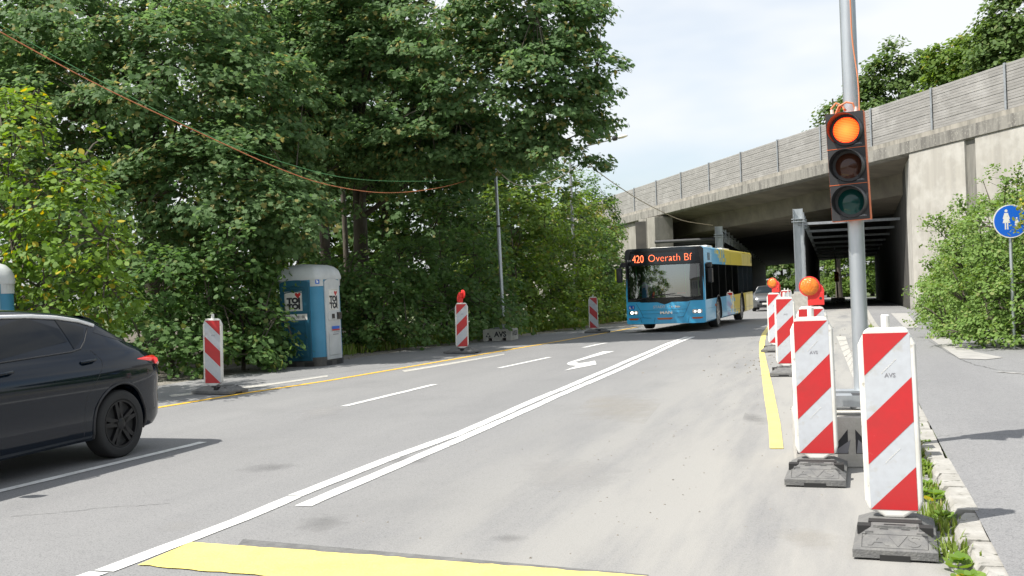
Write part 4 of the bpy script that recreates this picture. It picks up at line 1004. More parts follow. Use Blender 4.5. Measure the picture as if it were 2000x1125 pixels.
def make_car(name, label, cat_, paint, loc, heading, rim='rim_black', lights_on=False):
    t = thing(name, label, cat_, loc, math.atan2(heading[1], heading[0]))
    st = sorted(set([round(x, 3) for x in list(np.linspace(-.84, 3.6, 64))+[-.83, -.80, -.77, -.73, 3.52, 3.56, 3.585, .02, .06, .10]]))
    secs = [car_sec(a) for a in st]; k = len(secs[0]); ring = []
    for a, p in zip(st, secs): ring.append([(a, y, z) for y, z in p]+[(a, -y, z) for y, z in p[-2:0:-1]])
    n = len(ring[0]); vs = sum(ring, []); fs = [(i*n+j, i*n+(j+1) % n, (i+1)*n+(j+1) % n, (i+1)*n+j) for i in range(len(st)-1) for j in range(n)]
    fs += [tuple(range(n))[::-1], tuple(range((len(st)-1)*n, len(st)*n))]
    b = MB(); b.add(vs, fs); body = b.build('body', [paint, 'black_plastic'], t)
    body.parent = None; bpy.context.view_layer.update()
    for xw in (0, 2.66):
        for sd in (-1, 1):
            c = MB(); c.lathe([(.378, .46), (.378, 1.2)] if sd > 0 else [(.378, -1.2), (.378, -.46)], 44, 'y', M=Matrix.Translation((xw, 0, .335)))
            co = c.build('cutter', 'black_plastic'); bmx = bmesh.new(); bmx.from_mesh(co.data); bmesh.ops.recalc_face_normals(bmx, faces=bmx.faces); bmx.to_mesh(co.data); bmx.free()
            apply_bool(body, co)
    me = body.data; ctr = [p.center for p in me.polygons]; dark = []
    for p in me.polygons:
        c = p.center; ins = any((c.x-xw)**2+(c.z-.335)**2 < .374**2 for xw in (0, 2.66)) and abs(c.y) < WDmax
        dark.append(1 if ins or c.z < .215 else 0)
    if len(me.materials) < 2: me.materials.append(MT['black_plastic'])
    me.polygons.foreach_set('material_index', dark); me.polygons.foreach_set('use_smooth', [True]*len(me.polygons)); me.set_sharp_from_angle(angle=R(38)); me.update()
    body.parent = t
    for sd in (1, -1):
        for xw in (0, 2.66):
            wheel(t, xw, sd*.785, .328, side=sd, rim=rim)
            b = MB(); b.tube([(xw+.387*math.cos(a), sd*(car_y(xw+.387*math.cos(a), .335+.387*math.sin(a))+.0), .335+.387*math.sin(a)) for a in np.linspace(R(-14), R(194), 30)], .014, 6)
            b.build('arch_trim', 'black_plastic', t, smooth=60)
        wins = [('side_window', [(1.53, 1.045), (1.47, 1.385), (.9, 1.40), (.56, 1.375), (.52, 1.08), (.60, 1.075)]),
                ('side_window', [(.50, 1.09), (.535, 1.37), (.30, 1.335), (.20, 1.305), (.30, 1.19), (.40, 1.10)]),
                ('side_window', [(1.62, 1.04), (1.58, 1.385), (2.0, 1.345), (2.32, 1.20), (2.62, 1.02)])]
        for nm, ol in wins:
            b = MB(); car_patch(b, ol, .005, sd); b.build(nm, 'glass_dark', t, smooth=60)
        b = MB(); car_patch(b, [(.18, 1.25), (.06, 1.27), (-.02, 1.245), (-.32, 1.11), (-.28, 1.105), (.10, 1.21)], .003, sd, .04); b.build('pillar_trim', 'black_gloss', t, smooth=60)
        b = MB(); car_strip(b, [(2.3, 1.28), (2.0, 1.375), (1.6, 1.41), (1.2, 1.418), (.8, 1.408), (.5, 1.385), (.25, 1.345), (.08, 1.292)], .019, .006, sd); b.build('window_trim', 'silver_trim', t, smooth=60)
        b = MB(); car_strip(b, [(2.6, 1.005), (1.5, 1.03), (.55, 1.065), (.42, 1.085), (.32, 1.15), (.18, 1.27)], .007, .003, sd); b.build('window_seal', 'black_plastic', t)
        for ah, zh in ((.40, .965), (1.42, .94)):
            b = MB(); b.tube([(ah-.10, sd*(car_y(ah-.1, zh)+.005), zh+.012), (ah-.07, sd*(car_y(ah, zh)+.028), zh+.01), (ah+.06, sd*(car_y(ah, zh)+.03), zh), (ah+.10, sd*(car_y(ah+.1, zh)+.005), zh-.004)], .013, 8); b.build('door_handle', paint, t, smooth=60)
        b = MB()
        for pts in ([(1.56, 1.03), (1.57, .8), (1.55, .5), (1.5, .25)], [(.30, 1.06), (.22, .95), (.33, .80), (.46, .65), (.50, .45), (.52, .27)], [(2.55, 1.0), (2.5, .8), (2.35, .5), (2.35, .26)]):
            q = [Vector((a, sd*(car_y(a, z)+.0008), z)) for a, z in smooth_pts([(a, z, 0) for a, z in pts], 5) for _ in (0,)] if 0 else [Vector((p.x, sd*(car_y(p.x, p.y)-.0005), p.y)) for p in smooth_pts([(a, z, 0) for a, z in pts], 6)]
            b.tube(q, .003, 4)
        b.build('door_gap', 'groove', t)
        b = MB(); b.tube([(-.30+.0, sd*(car_y(-.30, .93)-.004), .935), (-.5, sd*(car_y(-.5, .93)+.004), .925), (-.66, sd*(car_y(-.66, .93)+.0), .915)], [.004, .03, .038], 8)
        b.tube([(-.60, sd*(car_y(-.6, .90)), .90), (-.74, sd*(car_y(-.74, .88)-.01), .87), (-.80, sd*.55, .86)], [.038, .04, .03], 8); b.build('tail_light', 'tail_red', t, smooth=60)
        b = MB(); hl_ = [(3.0, sd*.80, .72), (3.22, sd*.76, .71), (3.42, sd*.62, .68)]; b.tube(hl_, [.02, .065, .05], 10); b.build('headlight', 'headlight' if lights_on else 'plastic_white', t, smooth=60)
        b = MB(); b.box(2.18, 2.28, min(sd*.86, sd*1.02), max(sd*.86, sd*1.02), .98, 1.10); b.build('wing_mirror', paint, t, .03)
    # windscreen, rear window, grille, plates
    def crown(b, a0, a1, inset, lift, m=10):
        vs = []; q = np.linspace(a0, a1, m+1)
        for a in q:
            p = car_sec(a)[-5:]; w_ = p[0][0]-inset
            for j in range(9):
                y = w_*(j/4-1); zz = cat([(0, p[-1][1]), (p[-2][0], p[-2][1]), (p[-3][0], p[-3][1]), (p[-4][0], p[-4][1]), (p[0][0], p[0][1])], abs(y)); vs.append((a, y, zz+lift))
        fs = [(i*9+j, i*9+j+1, (i+1)*9+j+1, (i+1)*9+j) for i in range(m) for j in range(8)]; b.add(vs, [f[::-1] for f in fs])
    b = MB(); crown(b, 2.06, 2.86, .05, .006); b.build('windscreen', 'glass_smoke', t, smooth=60)
    b = MB(); crown(b, -.42, -.06, .06, .006); b.build('rear_window', 'glass_dark', t, smooth=60)
    b = MB(); b.prism([(-.10, 1.25), (.10, 1.38), (.14, 1.396), (.02, 1.372), (-.13, 1.30)], -.55, .55, 'y'); b.build('spoiler', paint, t, .01)
    b = MB(); b.prism([(.62, 1.455), (.80, 1.47), (.66, 1.52), (.60, 1.525)], -.02, .02, 'y'); b.build('aerial_fin', paint, t, .008)
    b = MB(); b.box(3.585, 3.612, -.42, .42, .50, .62); b.box(3.575, 3.60, -.55, .55, .30, .42); b.build('grille', 'black_gloss', t, .01)
    b = MB(); b.box(3.61, 3.618, -.26, .26, .40, .50); b.box(-.868, -.855, -.26, .26, .62, .73); b.build('number_plate', 'plastic_white', t)
    b = MB(); b.box(-.80, -.55, -.60, .60, .26, .40); b.build('rear_bumper', 'black_plastic', t, .03)
    return t
WDmax = .93
gcar = G(241, 893)
hd_ = (-ES[0], -ES[1])
make_car('parked_car' if 0 else 'hatchback_car', 'dark blue-black hatchback car with chrome window line, cut off by the left edge', 'car', 'car_paint',
         tuple(Vector((gcar.x, gcar.y, 0))-Vector((EN[0], EN[1], 0))*.885), hd_)
gc2 = G(1494, 608); u_ = Vector((.30, .954, 0))
make_car('hatchback_car', 'light grey car with lit headlights following the bus in the dark underpass', 'car', 'car_grey',
         tuple(gc2+u_*3.3+Vector((.15, 0, 0))), (-u_.x, -u_.y), 'rim_silver', True)
# ---------------------------------------------------------------- THE BUS (front towards +X in its own frame, origin at the front centre)
BA = R(20.3); bd = Vector((math.sin(BA), math.cos(BA), 0)); bn = Vector((bd.y, -bd.x, 0))
Yb = 32.0; corner = at(1376, 560, Yb); corner.z = gz(corner.x, corner.y)
BW, BH, BL = 2.55, 2.68, 12.0
bus = thing('city_bus', 'blue and yellow city bus with orange destination display coming out of the underpass', 'bus', tuple(corner-bn*(BW/2)), math.atan2(-bd.y, -bd.x))
hw_ = BW/2; SK = .27
def sec(w_, z0_, z1_, r=.11, r0=.05, n=4):
    o = [(-w_+r0, z0_), (w_-r0, z0_), (w_, z0_+r0)]
    for i in range(n+1): a = R(90*i/n); o.append((w_-r+r*math.cos(a), z1_-r+r*math.sin(a)))
    for i in range(n+1): a = R(90+90*i/n); o.append((-w_+r+r*math.cos(a), z1_-r+r*math.sin(a)))
    return o+[(-w_, z0_+r0)]
def bus_loft(b, xs, mi):
    rg = []; 
    for x, w_, z0_, z1_ in xs: rg.append([(x, y, z) for y, z in sec(w_, z0_, z1_)])
    n = len(rg[0]); fs = [(i*n+j, i*n+(j+1) % n, (i+1)*n+(j+1) % n, (i+1)*n+j) for i in range(len(rg)-1) for j in range(n)]
    b.add(sum(rg, []), [f[::-1] for f in fs], mi); return rg, n
b = MB(); rg, n = bus_loft(b, [(-.10, hw_-.012, SK, BH-.005), (-.16, hw_, SK, BH), (-4, hw_, SK, BH), (-8, hw_, SK, BH), (-BL+.2, hw_, SK+.03, BH), (-BL+.06, hw_-.05, SK+.12, BH-.04), (-BL, hw_-.14, SK+.25, BH-.12)], 0)
b.add(rg[-1], [tuple(range(n))]); body = b.build('body', ['bus_livery', 'black_plastic'], bus); body.parent = None
b2 = bmesh.new(); b2.from_mesh(body.data); bmesh.ops.contextual_create(b2, geom=[e for e in b2.edges if e.is_boundary]); bmesh.ops.recalc_face_normals(b2, faces=b2.faces); b2.to_mesh(body.data); b2.free(); bpy.context.view_layer.update()
for xw in (-2.68, -8.45):
    for sd in (-1, 1):
        c = MB(); c.prism([(xw+.60*math.cos(a), .48+.60*math.sin(a)) for a in np.linspace(0, math.pi, 18)]+[(xw-.6, -.2), (xw+.6, -.2)], *((.75, 1.6) if sd > 0 else (-1.6, -.75)), axis='y')
        co = c.build('cutter', 'black_plastic'); bmx = bmesh.new(); bmx.from_mesh(co.data); bmesh.ops.recalc_face_normals(bmx, faces=bmx.faces); bmx.to_mesh(co.data); bmx.free(); apply_bool(body, co)
c = MB(); c.box(-2.0, .5, -hw_+.07, hw_-.07, 1.06, 2.14); co = c.build('cutter', 'black_plastic'); bmx = bmesh.new(); bmx.from_mesh(co.data); bmesh.ops.recalc_face_normals(bmx, faces=bmx.faces); bmx.to_mesh(co.data); bmx.free(); apply_bool(body, co)
me = body.data
me.polygons.foreach_set('material_index', [1 if (abs(p.center.y) < hw_-.03 and p.center.z < BH-.13 and -BL+.1 < p.center.x) else 0 for p in me.polygons])
me.polygons.foreach_set('use_smooth', [True]*len(me.polygons)); me.set_sharp_from_angle(angle=R(35)); me.update(); body.parent = bus
# front: blue mask with rounded corners, bowed forward a little
def fx(y, z): return .0-.10*abs(y/hw_)**3.2-.05*max(0, (z-1.0)/1.7)**1.5+.03*max(0, (.9-z))
def front_patch(b, rows, lift, mi=0, m=20):
    """rows: (z, ymin, ymax) bottom to top"""
    vs = []
    for z, y0, y1 in rows:
        for j in range(m+1):
            y = y0+(y1-y0)*j/m; vs.append((fx(y, z)+lift, y, z))
    fs = [(i*(m+1)+j, i*(m+1)+j+1, (i+1)*(m+1)+j+1, (i+1)*(m+1)+j) for i in range(len(rows)-1) for j in range(m)]
    b.add(vs, fs, mi)
b = MB(); hf = hw_-.01
rows = [(SK, -hf+.05, hf-.05), (SK+.03, -hf, hf), (.5, -hf, hf), (.75, -hf, hf), (.98, -hf, hf)]
front_patch(b, rows, .0); vs = []                                             # side returns of the mask
for sd in (1, -1):
    zs_ = [SK+.03, .5, .75, .98, 1.3, 1.8, 2.3, BH-.12]
    vs = sum([[(fx(hf, z), sd*hf, z), (-.17, sd*(hw_+.003), z)] for z in zs_], []); f_ = [(2*i, 2*i+1, 2*i+3, 2*i+2) for i in range(len(zs_)-1)]
    b.add(vs, f_ if sd < 0 else [q[::-1] for q in f_])
    vs = sum([[(fx(hf, z)+.001, sd*hf, z), (fx(hf-.05, z)+.001, sd*(hf-.05), z)] for z in zs_], []); b.add(vs, [q[::-1] for q in f_] if sd < 0 else f_)
fm = b.build('front_mask', 'bus_blue', bus, smooth=40)
b = MB()                                                                      # black band under the windscreen, dipping in the middle
vs = []; m = 40
for j in range(m+1):
    y = -1.16+2.32*j/m; zl = .955+.28*max(0, abs(y)-.72)**1.6/.44**1.6*.9-.075*max(0, 1-abs(y/.20))**.7*1
    vs += [(fx(y, zl)+.006, y, zl), (fx(y, 1.16)+.006, y, 1.16+.0*abs(y))]
b.add(vs, [(2*j, 2*j+2, 2*j+3, 2*j+1) for j in range(m)])
front_patch(b, [(1.08, -1.19, -1.10), (2.2, -1.19, -1.10)], .007); front_patch(b, [(1.08, 1.10, 1.19), (2.2, 1.10, 1.19)], .007)
front_patch(b, [(2.10, -1.215, 1.215), (2.4, -1.215, 1.215), (2.60, -1.20, 1.20)], .006)
b.build('black_surround', 'black_gloss', bus, smooth=40)
b = MB(); front_patch(b, [(2.59, -hf+.01, hf-.01), (2.64, -hf+.03, hf-.03), (BH, -hf+.10, hf-.10)], -.002); vs = []
for j in range(21):
    y = (-hf+.10)+(2*hf-.20)*j/20; vs += [(fx(y, BH)-.002, y, BH), (-.17, y*1.005, BH+.002)]
b.add(vs, [(2*j, 2*j+2, 2*j+3, 2*j+1) for j in range(20)]); b.build('front_dome', 'glass_smoke', bus, smooth=60)
b = MB(); front_patch(b, [(1.10, -1.14, 1.14), (1.4, -1.13, 1.13), (1.8, -1.13, 1.13), (2.13, -1.13, 1.13)], .012); b.build('windscreen', 'windscreen', bus, smooth=60)
b = MB(); front_patch(b, [(2.17, -1.06, 1.0), (2.35, -1.06, 1.0), (2.52, -1.06, 1.0)], .010); db = b.build('destination_display', 'glass_smoke', bus, smooth=60)
def ftext(b, s_, size, yc, zc, off=0., ext=.002, mi=0, sx=1., lift=.018):
    v, f = text(s_, size, ext, off); vs = []
    for x, y, z in v:
        yy = yc+x*sx; vs.append((fx(yy, zc+y)+lift+z, yy, zc+y))
    b.add(vs, f, mi)
# seen from the front, +Y of the bus frame is to the right of the picture
b = MB(); ftext(b, '420', .35, -.82, 2.335, -.003, sx=.74); ftext(b, 'Overath Bf', .335, .20, 2.345, -.008, sx=.93); b.build('display_text', 'led', db)
b = MB(); ftext(b, '510', .09, -1.125, 2.30); b.build('fleet_number', 'plastic_white', bus)
b = MB(); ftext(b, 'STADT', .115, -.18, .80, .001, sx=1.1); ftext(b, ':', .10, .09, .80)
for k, (w_, h_) in enumerate(((.012, .07), (.03, .05), (.012, .06), (.05, .06), (.06, .055), (.045, .04))): front_patch(b, [(.775, .14+.06*k, .14+.06*k+w_), (.775+h_, .14+.06*k, .14+.06*k+w_)], .012, m=2)
b.build('operator_name', 'plastic_white', fm)
b = MB(); ftext(b, 'MAN', .12, .04, .615, .004, sx=1.5); b.build('maker_letters', 'chrome', fm)
b = MB()
def fline(pts, w_=.008):
    q = []
    for (y0, z0_), (y1, z1_) in zip(pts, pts[1:]):
        for i in range(7): y = y0+(y1-y0)*i/6; z = z0_+(z1_-z0_)*i/6; q.append((fx(y, z)+.001, y, z))
    b.tube(q, w_, 4)
fline([(-.93, .93), (-.80, .70), (-.70, .47), (-.45, .455)]); fline([(.80, .95), (.70, .72), (.58, .47), (.40, .47)]); fline([(-.80, .70), (.70, .715)], .006); fline([(-.74, .59), (.62, .60)], .006)
fline([(-1.2, .47), (-.70, .47)], .006); fline([(-.80, .47), (-.76, SK+.03)]); fline([(-.32, .46), (-.36, SK+.03)]); fline([(.76, .47), (.72, SK+.03)])
b.build('panel_seams', 'seam', fm)
for sd in (-1, 1):
    b = MB(); yc = sd*1.02; front_patch(b, [(.57, yc-.13, yc+.12), (.60, yc-.16, yc+.15), (.67, yc-.16, yc+.15), (.70, yc-.13, yc+.13)], .006); hb = b.build('headlight', 'chrome', bus, smooth=60)
    b = MB(); 
    for dy, rr in ((-.07, .036), (.06, .05)):
        y = yc+dy*sd; b.lathe([(0, .03), (rr, .02), (rr, .0)], 16, 'x', M=Matrix.Translation((fx(y, .64)+.006, y, .635)))
    b.build('headlight_bulb', 'headlight', hb, smooth=60)
    b = MB(); front_patch(b, [(.40, yc-.12, yc+.10), (.425, yc-.17, yc+.16), (.455, yc-.17, yc+.17)], .006); b.build('indicator', 'indicator', bus)
    # wing mirrors
b = MB(); front_patch(b, [(.40, -.22, .18), (.43, -.26, .24), (.46, -.25, .25)], .006); b.build('indicator', 'indicator', bus)
b = MB(); front_patch(b, [(.74, -1.20, -.99), (.87, -1.20, -.99)], .005, 0, 6); front_patch(b, [(.77, -1.17, -1.13), (.84, -1.17, -1.13)], .007, 1, 2); front_patch(b, [(.77, -1.05, -1.02), (.84, -1.05, -1.02)], .007, 1, 2); front_patch(b, [(.755, -1.16, -1.10), (.775, -1.16, -1.10)], .007, 1, 2)
b.build('access_sticker', ['sign_blue', 'plastic_white'], bus)
def mirror(y0, y1, z0_, z1_, xa, yel):
    b = MB(); b.box(xa-.10, xa+.12, y0, y1, z0_, z1_); m_ = b.build('mirror', 'black_plastic', bus, .03)
    if yel: b = MB(); b.box(xa+.0, xa+.10, y0-.045, y0-.002, z0_+.06, z1_-.03); b.build('mirror_stripe', 'hv_yellow', m_)
    return m_
mirror(-1.50, -1.34, 1.62, 2.08, .05, True)
b = MB(); b.tube([(-.1, -1.2, 2.22), (.08, -1.32, 2.24), (.06, -1.42, 2.06)], .03, 8); b.box(-.05, .06, -1.35, -1.22, 2.10, 2.24); b.build('mirror_arm', 'black_plastic', bus)
mirror(1.30, 1.46, 1.52, 1.98, -.55, False)
b = MB(); b.tube([(-.25, 1.26, 2.1), (-.5, 1.36, 2.14), (-.55, 1.38, 1.96)], .025, 8); b.box(-.62, -.40, 1.29, 1.44, 2.02, 2.16); b.build('mirror_arm', 'black_plastic', bus)
# sides: window band, vents, hatches, wheels
def side(sd, poly, m, nm, lift=.004, par=None):
    b = MB(); vs = [(x, sd*(hw_+lift), z) for x, z in poly]; b.add(vs, [tuple(range(len(poly)))[::sd]]); return b.build(nm, m, par or bus)
for sd in (1, -1):
    wb = side(sd, [(-.20, .99), (-BL+.55, 1.06), (-BL+.12, 1.06), (-BL+.12, 2.12), (-.20, 2.12)], 'glass_dark', 'window_band')
    for x in (-1.35, -2.9, -4.45, -6.0, -7.55, -8.9, -10.2):
        b = MB(); b.box(x-.012, x+.012, *sorted((sd*(hw_+.0045), sd*(hw_+.007))), 1.03, 2.11); b.build('window_joint', 'black_plastic', wb)
    for x0, x1 in ((-7.6, -8.85), (-8.95, -10.15), (-10.25, -11.8)): side(sd, [(x0, 1.12), (x1, 1.12), (x1, 2.06), (x0, 2.06)], 'glass_smoke', 'rear_side_window', .0055, wb)
    for x in (-.75, -1.0, -11.5): side(sd, [(x, 2.24), (x-.17, 2.24), (x-.17, 2.48), (x, 2.48)], 'black_plastic', 'vent')
    b = MB()
    for x in (-3.6, -6.3, -9.6, -10.7): b.box(x-.005, x+.005, *sorted((sd*(hw_-.002), sd*(hw_+.0015))), .33, 1.0); 
    for x in (-4.4, -5.7, -9.2, -10.6): b.box(x-.004, x+.004, *sorted((sd*(hw_-.002), sd*(hw_+.0015))), 2.16, BH-.12)
    b.box(-1.95, -.45, *sorted((sd*(hw_-.002), sd*(hw_+.0015))), .70, .708); b.box(-11.7, -3.4, *sorted((sd*(hw_-.002), sd*(hw_+.0015))), .47, .476)
    b.build('panel_seams', 'seam', bus)
    for xw in (-2.68, -8.45):
        b = MB(); b.tube([(xw+.60*math.cos(a), sd*(hw_+.002), .48+.60*math.sin(a)) for a in np.linspace(R(-12), R(192), 24)], .018, 6); b.build('arch_trim', 'black_plastic', bus)
        wl = wheel(bus, xw, sd*(hw_-.16), .48, .48, .28, 'rim_silver', sd, 8)
    b = MB(); b.lathe([(.03, -.01), (.035, .015)], 8, 'y', M=Matrix.Translation((-2.0, sd*(hw_), .78))); b.box(-2.05, -1.93, *sorted((sd*hw_, sd*(hw_+.03))), .73, .80); b.build('side_marker', 'indicator', bus)
for rx_ in ((-3.6, -2.5, -1.0, 1.0), (-8.2, -6.4, -.9, .9)): b = MB(); b.box(*rx_, BH-.02, BH+.10); b.build('roof_unit', 'plastic_white', bus, .05)
# cab behind the windscreen
b = MB(); b.box(-.30, -.12, -1.15, 1.15, 1.02, 1.12); b.tube([(-.28, -.95, 1.10), (-.30, -.2, 1.18), (-.28, .9, 1.12)], .05, 8); b.box(-.32, -.2, -.35, .15, 1.1, 1.2); b.build('dashboard', 'interior', bus)
b = MB(); b.tube([(-.5+.10*math.sin(a)*.6, -.66+.27*math.cos(a), 1.30+.24*math.sin(a)) for a in np.linspace(0, 2*math.pi, 28)], .018, 8, cap=False); b.build('steering_wheel', 'green_rail', bus)
b = MB(); b.box(-1.35, -1.2, -.95, -.45, 1.07, 1.9); b.box(-1.3, -.85, -.95, -.45, 1.07, 1.18); b.build('driver_seat', 'seat_blue', bus, .04)
for y, x in ((-.2, -1.2), (.95, -.8), (.35, -1.8), (-1.05, -.7), (1.08, -1.4)):
    b = MB(); b.tube([(x, y, 1.07), (x, y, 2.13)], .018, 8); b.build('grab_pole', 'green_rail', bus)
for y in (-.1, .55): b = MB(); b.box(-1.9, -1.8, y, y+.42, 1.07, 1.62); b.build('passenger_seat', 'seat_blue', bus, .05)
b = MB(); b.box(-.35, -.3, .35, .62, 1.10, 1.24); b.build('cab_sign', 'refl_red', bus)
for pts in ([(-1.0, 1.02), (-.3, 1.16), (.35, 1.22)], [(.95, 1.0), (.5, 1.14), (-.1, 1.20)]):
    b = MB(); b.tube([(fx(y, z)+.035, y, z) for y, z in pts], .012, 6); b.build('wiper', 'black_plastic', bus)
# ================================================================ VEGETATION
MAPLE = [(.0, -.5), (.16, -.34), (.46, -.36), (.34, -.12), (.52, .12), (.27, .12), (.22, .28), (0, .56), (-.22, .28), (-.27, .12), (-.52, .12), (-.34, -.12), (-.46, -.36), (-.16, -.34)]
OVAL = [(0, -.5), (.26, -.3), (.36, 0), (.24, .28), (0, .52), (-.24, .28), (-.36, 0), (-.26, -.3)]
DIAM = [(0, -.5), (.33, -.1), (.2, .3), (0, .5), (-.2, .3), (-.33, -.1)]
def leaf_mesh(name, c, nrm, size, shape, m, parent, rng, roll=None):
    n = len(c); sh = np.array(shape); k = len(sh)
    nrm = nrm/np.linalg.norm(nrm, axis=1, keepdims=True)
    a = rng.normal(size=(n, 3)); a[:, 2] -= .6
    u = a-nrm*np.sum(a*nrm, axis=1, keepdims=True); u /= np.linalg.norm(u, axis=1, keepdims=True); v = np.cross(nrm, u)
    fold = .25*np.abs(sh[:, 0])+.12*sh[:, 1]**2
    P = c[:, None, :]+size[:, None, None]*(v[:, None, :]*sh[None, :, 0, None]+u[:, None, :]*sh[None, :, 1, None]-nrm[:, None, :]*fold[None, :, None])
    me = bpy.data.meshes.new(name); me.vertices.add(n*k); me.vertices.foreach_set('co', P.astype(np.float32).ravel())
    me.loops.add(n*k); me.loops.foreach_set('vertex_index', np.arange(n*k, dtype=np.int32))
    me.polygons.add(n); me.polygons.foreach_set('loop_start', np.arange(0, n*k, k, dtype=np.int32))
    try: me.polygons.foreach_set('loop_total', np.full(n, k, dtype=np.int32))
    except Exception: pass
    me.materials.append(MT[m]); me.update(calc_edges=True); me.validate()
    o = bpy.data.objects.new(name, me); col.objects.link(o)
    if parent: o.parent = parent
    return o
def clumps(blobs, dens, rng, loc, keep_back=.35, shell=(.55, 1.02)):
    """spray centres spread through the outer half of a union of ellipsoids, with hollows between boughs"""
    out = []
    for (cx, cy, cz, rx, ry, rz) in blobs:
        area = 4*math.pi*(((rx*ry)**1.6+(rx*rz)**1.6+(ry*rz)**1.6)/3)**(1/1.6); n = int(area*dens)
        d = rng.normal(size=(n, 3)); d /= np.linalg.norm(d, axis=1, keepdims=True)
        ph = rng.uniform(0, 6.28, 3); lump = 1+.10*np.sin(d[:, 0]*5.1+ph[0]+d[:, 2]*4)+.10*np.sin(d[:, 2]*6.3+ph[1]+d[:, 1]*5)+.06*np.sin(d[:, 1]*9+ph[2])
        f = rng.uniform(shell[0]**2, shell[1]**2, n)**.5*lump
        p = np.array([cx, cy, cz])+d*f[:, None]*np.array([rx, ry, rz])
        view = np.array([-loc[0], -loc[1], CAMH])-p; view /= np.linalg.norm(view, axis=1, keepdims=True)
        back = (np.sum(d*view, axis=1) < -.15) & (rng.random(n) > keep_back)
        p = p[~back]; d = d[~back]
        for i in range(len(p)):
            ok = True
            for (ax, ay, az, bx, by, bz) in blobs:
                if (ax, ay, az) == (cx, cy, cz): continue
                q = ((p[i, 0]-ax)/bx)**2+((p[i, 1]-ay)/by)**2+((p[i, 2]-az)/bz)**2
                if q < .38: ok = False; break
            if ok and p[i, 2] > .15: out.append((p[i], d[i]))
    return out
def leaves_for(cl, per, r, size, rng, squash=.42, up=.75, out_=.55):
    n = len(cl); c = np.array([a for a, _ in cl]); d = np.array([b_ for _, b_ in cl])
    rr = r*rng.uniform(.65, 1.35, n); k = rng.poisson(per, n); idx = np.repeat(np.arange(n), k); N_ = len(idx)
    e = rng.normal(size=(N_, 3)); e /= np.linalg.norm(e, axis=1, keepdims=True); e *= (rng.random(N_)**.45)[:, None]
    tilt = d[idx]*np.array([1, 1, .2]); e[:, 2] *= squash
    p = c[idx]+e*rr[idx, None]; p[:, 2] -= .35*(e[:, 0]*tilt[:, 0]+e[:, 1]*tilt[:, 1])*rr[idx]          # sprays droop outwards
    nn = d[idx]*out_+np.array([0, 0, up])+rng.normal(size=(N_, 3))*.42+e*.35
    return p, nn, size*rng.uniform(.6, 1.25, N_)
def limbs(b, base, top, r0, targets, rng, nb=14, droop=.12):
    """tapered trunk with boughs that bend out to the given points"""
    base, top = Vector(base), Vector(top); k = 8; pts = []; rs = []
    for i in range(k+1):
        t = i/k; p = base.lerp(top, t)+Vector((math.sin(t*5+r0*9)*.12, math.cos(t*4+1)*.10, 0))*t; pts.append(p); rs.append(r0*(1-.78*t)*(1.25 if i == 0 else 1))
    b.tube(pts, rs, 10)
    if not len(targets): return
    ids = rng.choice(len(targets), min(nb, len(targets)), replace=False); order = sorted(ids, key=lambda j: targets[j][2])
    H = (top-base).length; main = []
    for j in order:
        tg = Vector(targets[j]); t = min(.95, max(.24+.3*rng.random(), (tg.z-base.z)/H-.25*rng.random()-.05)); i = min(k-1, int(t*k)); s_ = pts[i].lerp(pts[i+1], t*k-i)
        mid = s_.lerp(tg, .5)+Vector((rng.normal()*.15, rng.normal()*.15, .10*(tg-s_).length)); rb = max(.018, r0*(1-.78*t)*.42)
        q = smooth_pts([s_, mid, tg], 4); b.tube(q, [rb*(1-.85*m/(len(q)-1)) for m in range(len(q))], 6); main.append(q)
    sub = rng.choice(len(targets), min(nb*5, len(targets)), replace=False)
    for j in sub:                                                            # twigs from the nearest bough to the sprays
        tg = Vector(targets[j]); best = None
        for q in main:
            for p in q[2:]:
                dd = (p-tg).length
                if best is None or dd < best[0]: best = (dd, p)
        if best and best[0] < 4.5:
            a = best[1]; b.tube([a, a.lerp(tg, .5)+Vector((0, 0, .06)), tg], [.02, .014, .006], 4)
TREES = []
def tree(name, label, cat_, loc, blobs, seed, m='leaf_maple', dens=1.0, per=60, r=.55, size=.15, shape=MAPLE, trunk=.2, top=None, group=None, nb=14, squash=.42, back=.35, shell=(.55, 1.02), up=.75, out_=.55, lean=(0, 0)):
    rng = np.random.default_rng(seed); t = thing(name, label, cat_, tuple(loc), 0, group)
    cl = clumps(blobs, dens, rng, loc, back, shell)
    p, nn, sz = leaves_for(cl, per, r, size, rng, squash, up, out_)
    ok = p[:, 2] > .03; leaf_mesh('crown', p[ok], nn[ok], sz[ok], shape, m, t, rng)
    if trunk:
        hb = max(b_[2]+b_[5]*.6 for b_ in blobs); b = MB(); limbs(b, (0, 0, -.3), (lean[0], lean[1], top or hb), trunk, [tuple(a) for a, _ in cl], rng, nb); b.build('trunk', 'bark', t, smooth=60)
    TREES.append((label, len(p))); return t
def gnd(x, y): return Vector((x, y, gz(x, y)))
def root(px_, Y): r_ = ray(px_, 600); return gnd(r_.x*Y, Y)
def blob(rt, px_, py_, Y, rx, ry, rz):
    p = at(px_, py_, Y)-rt; return (p.x, p.y, p.z, rx, ry, rz)
GM = 'maple trees along the verge'
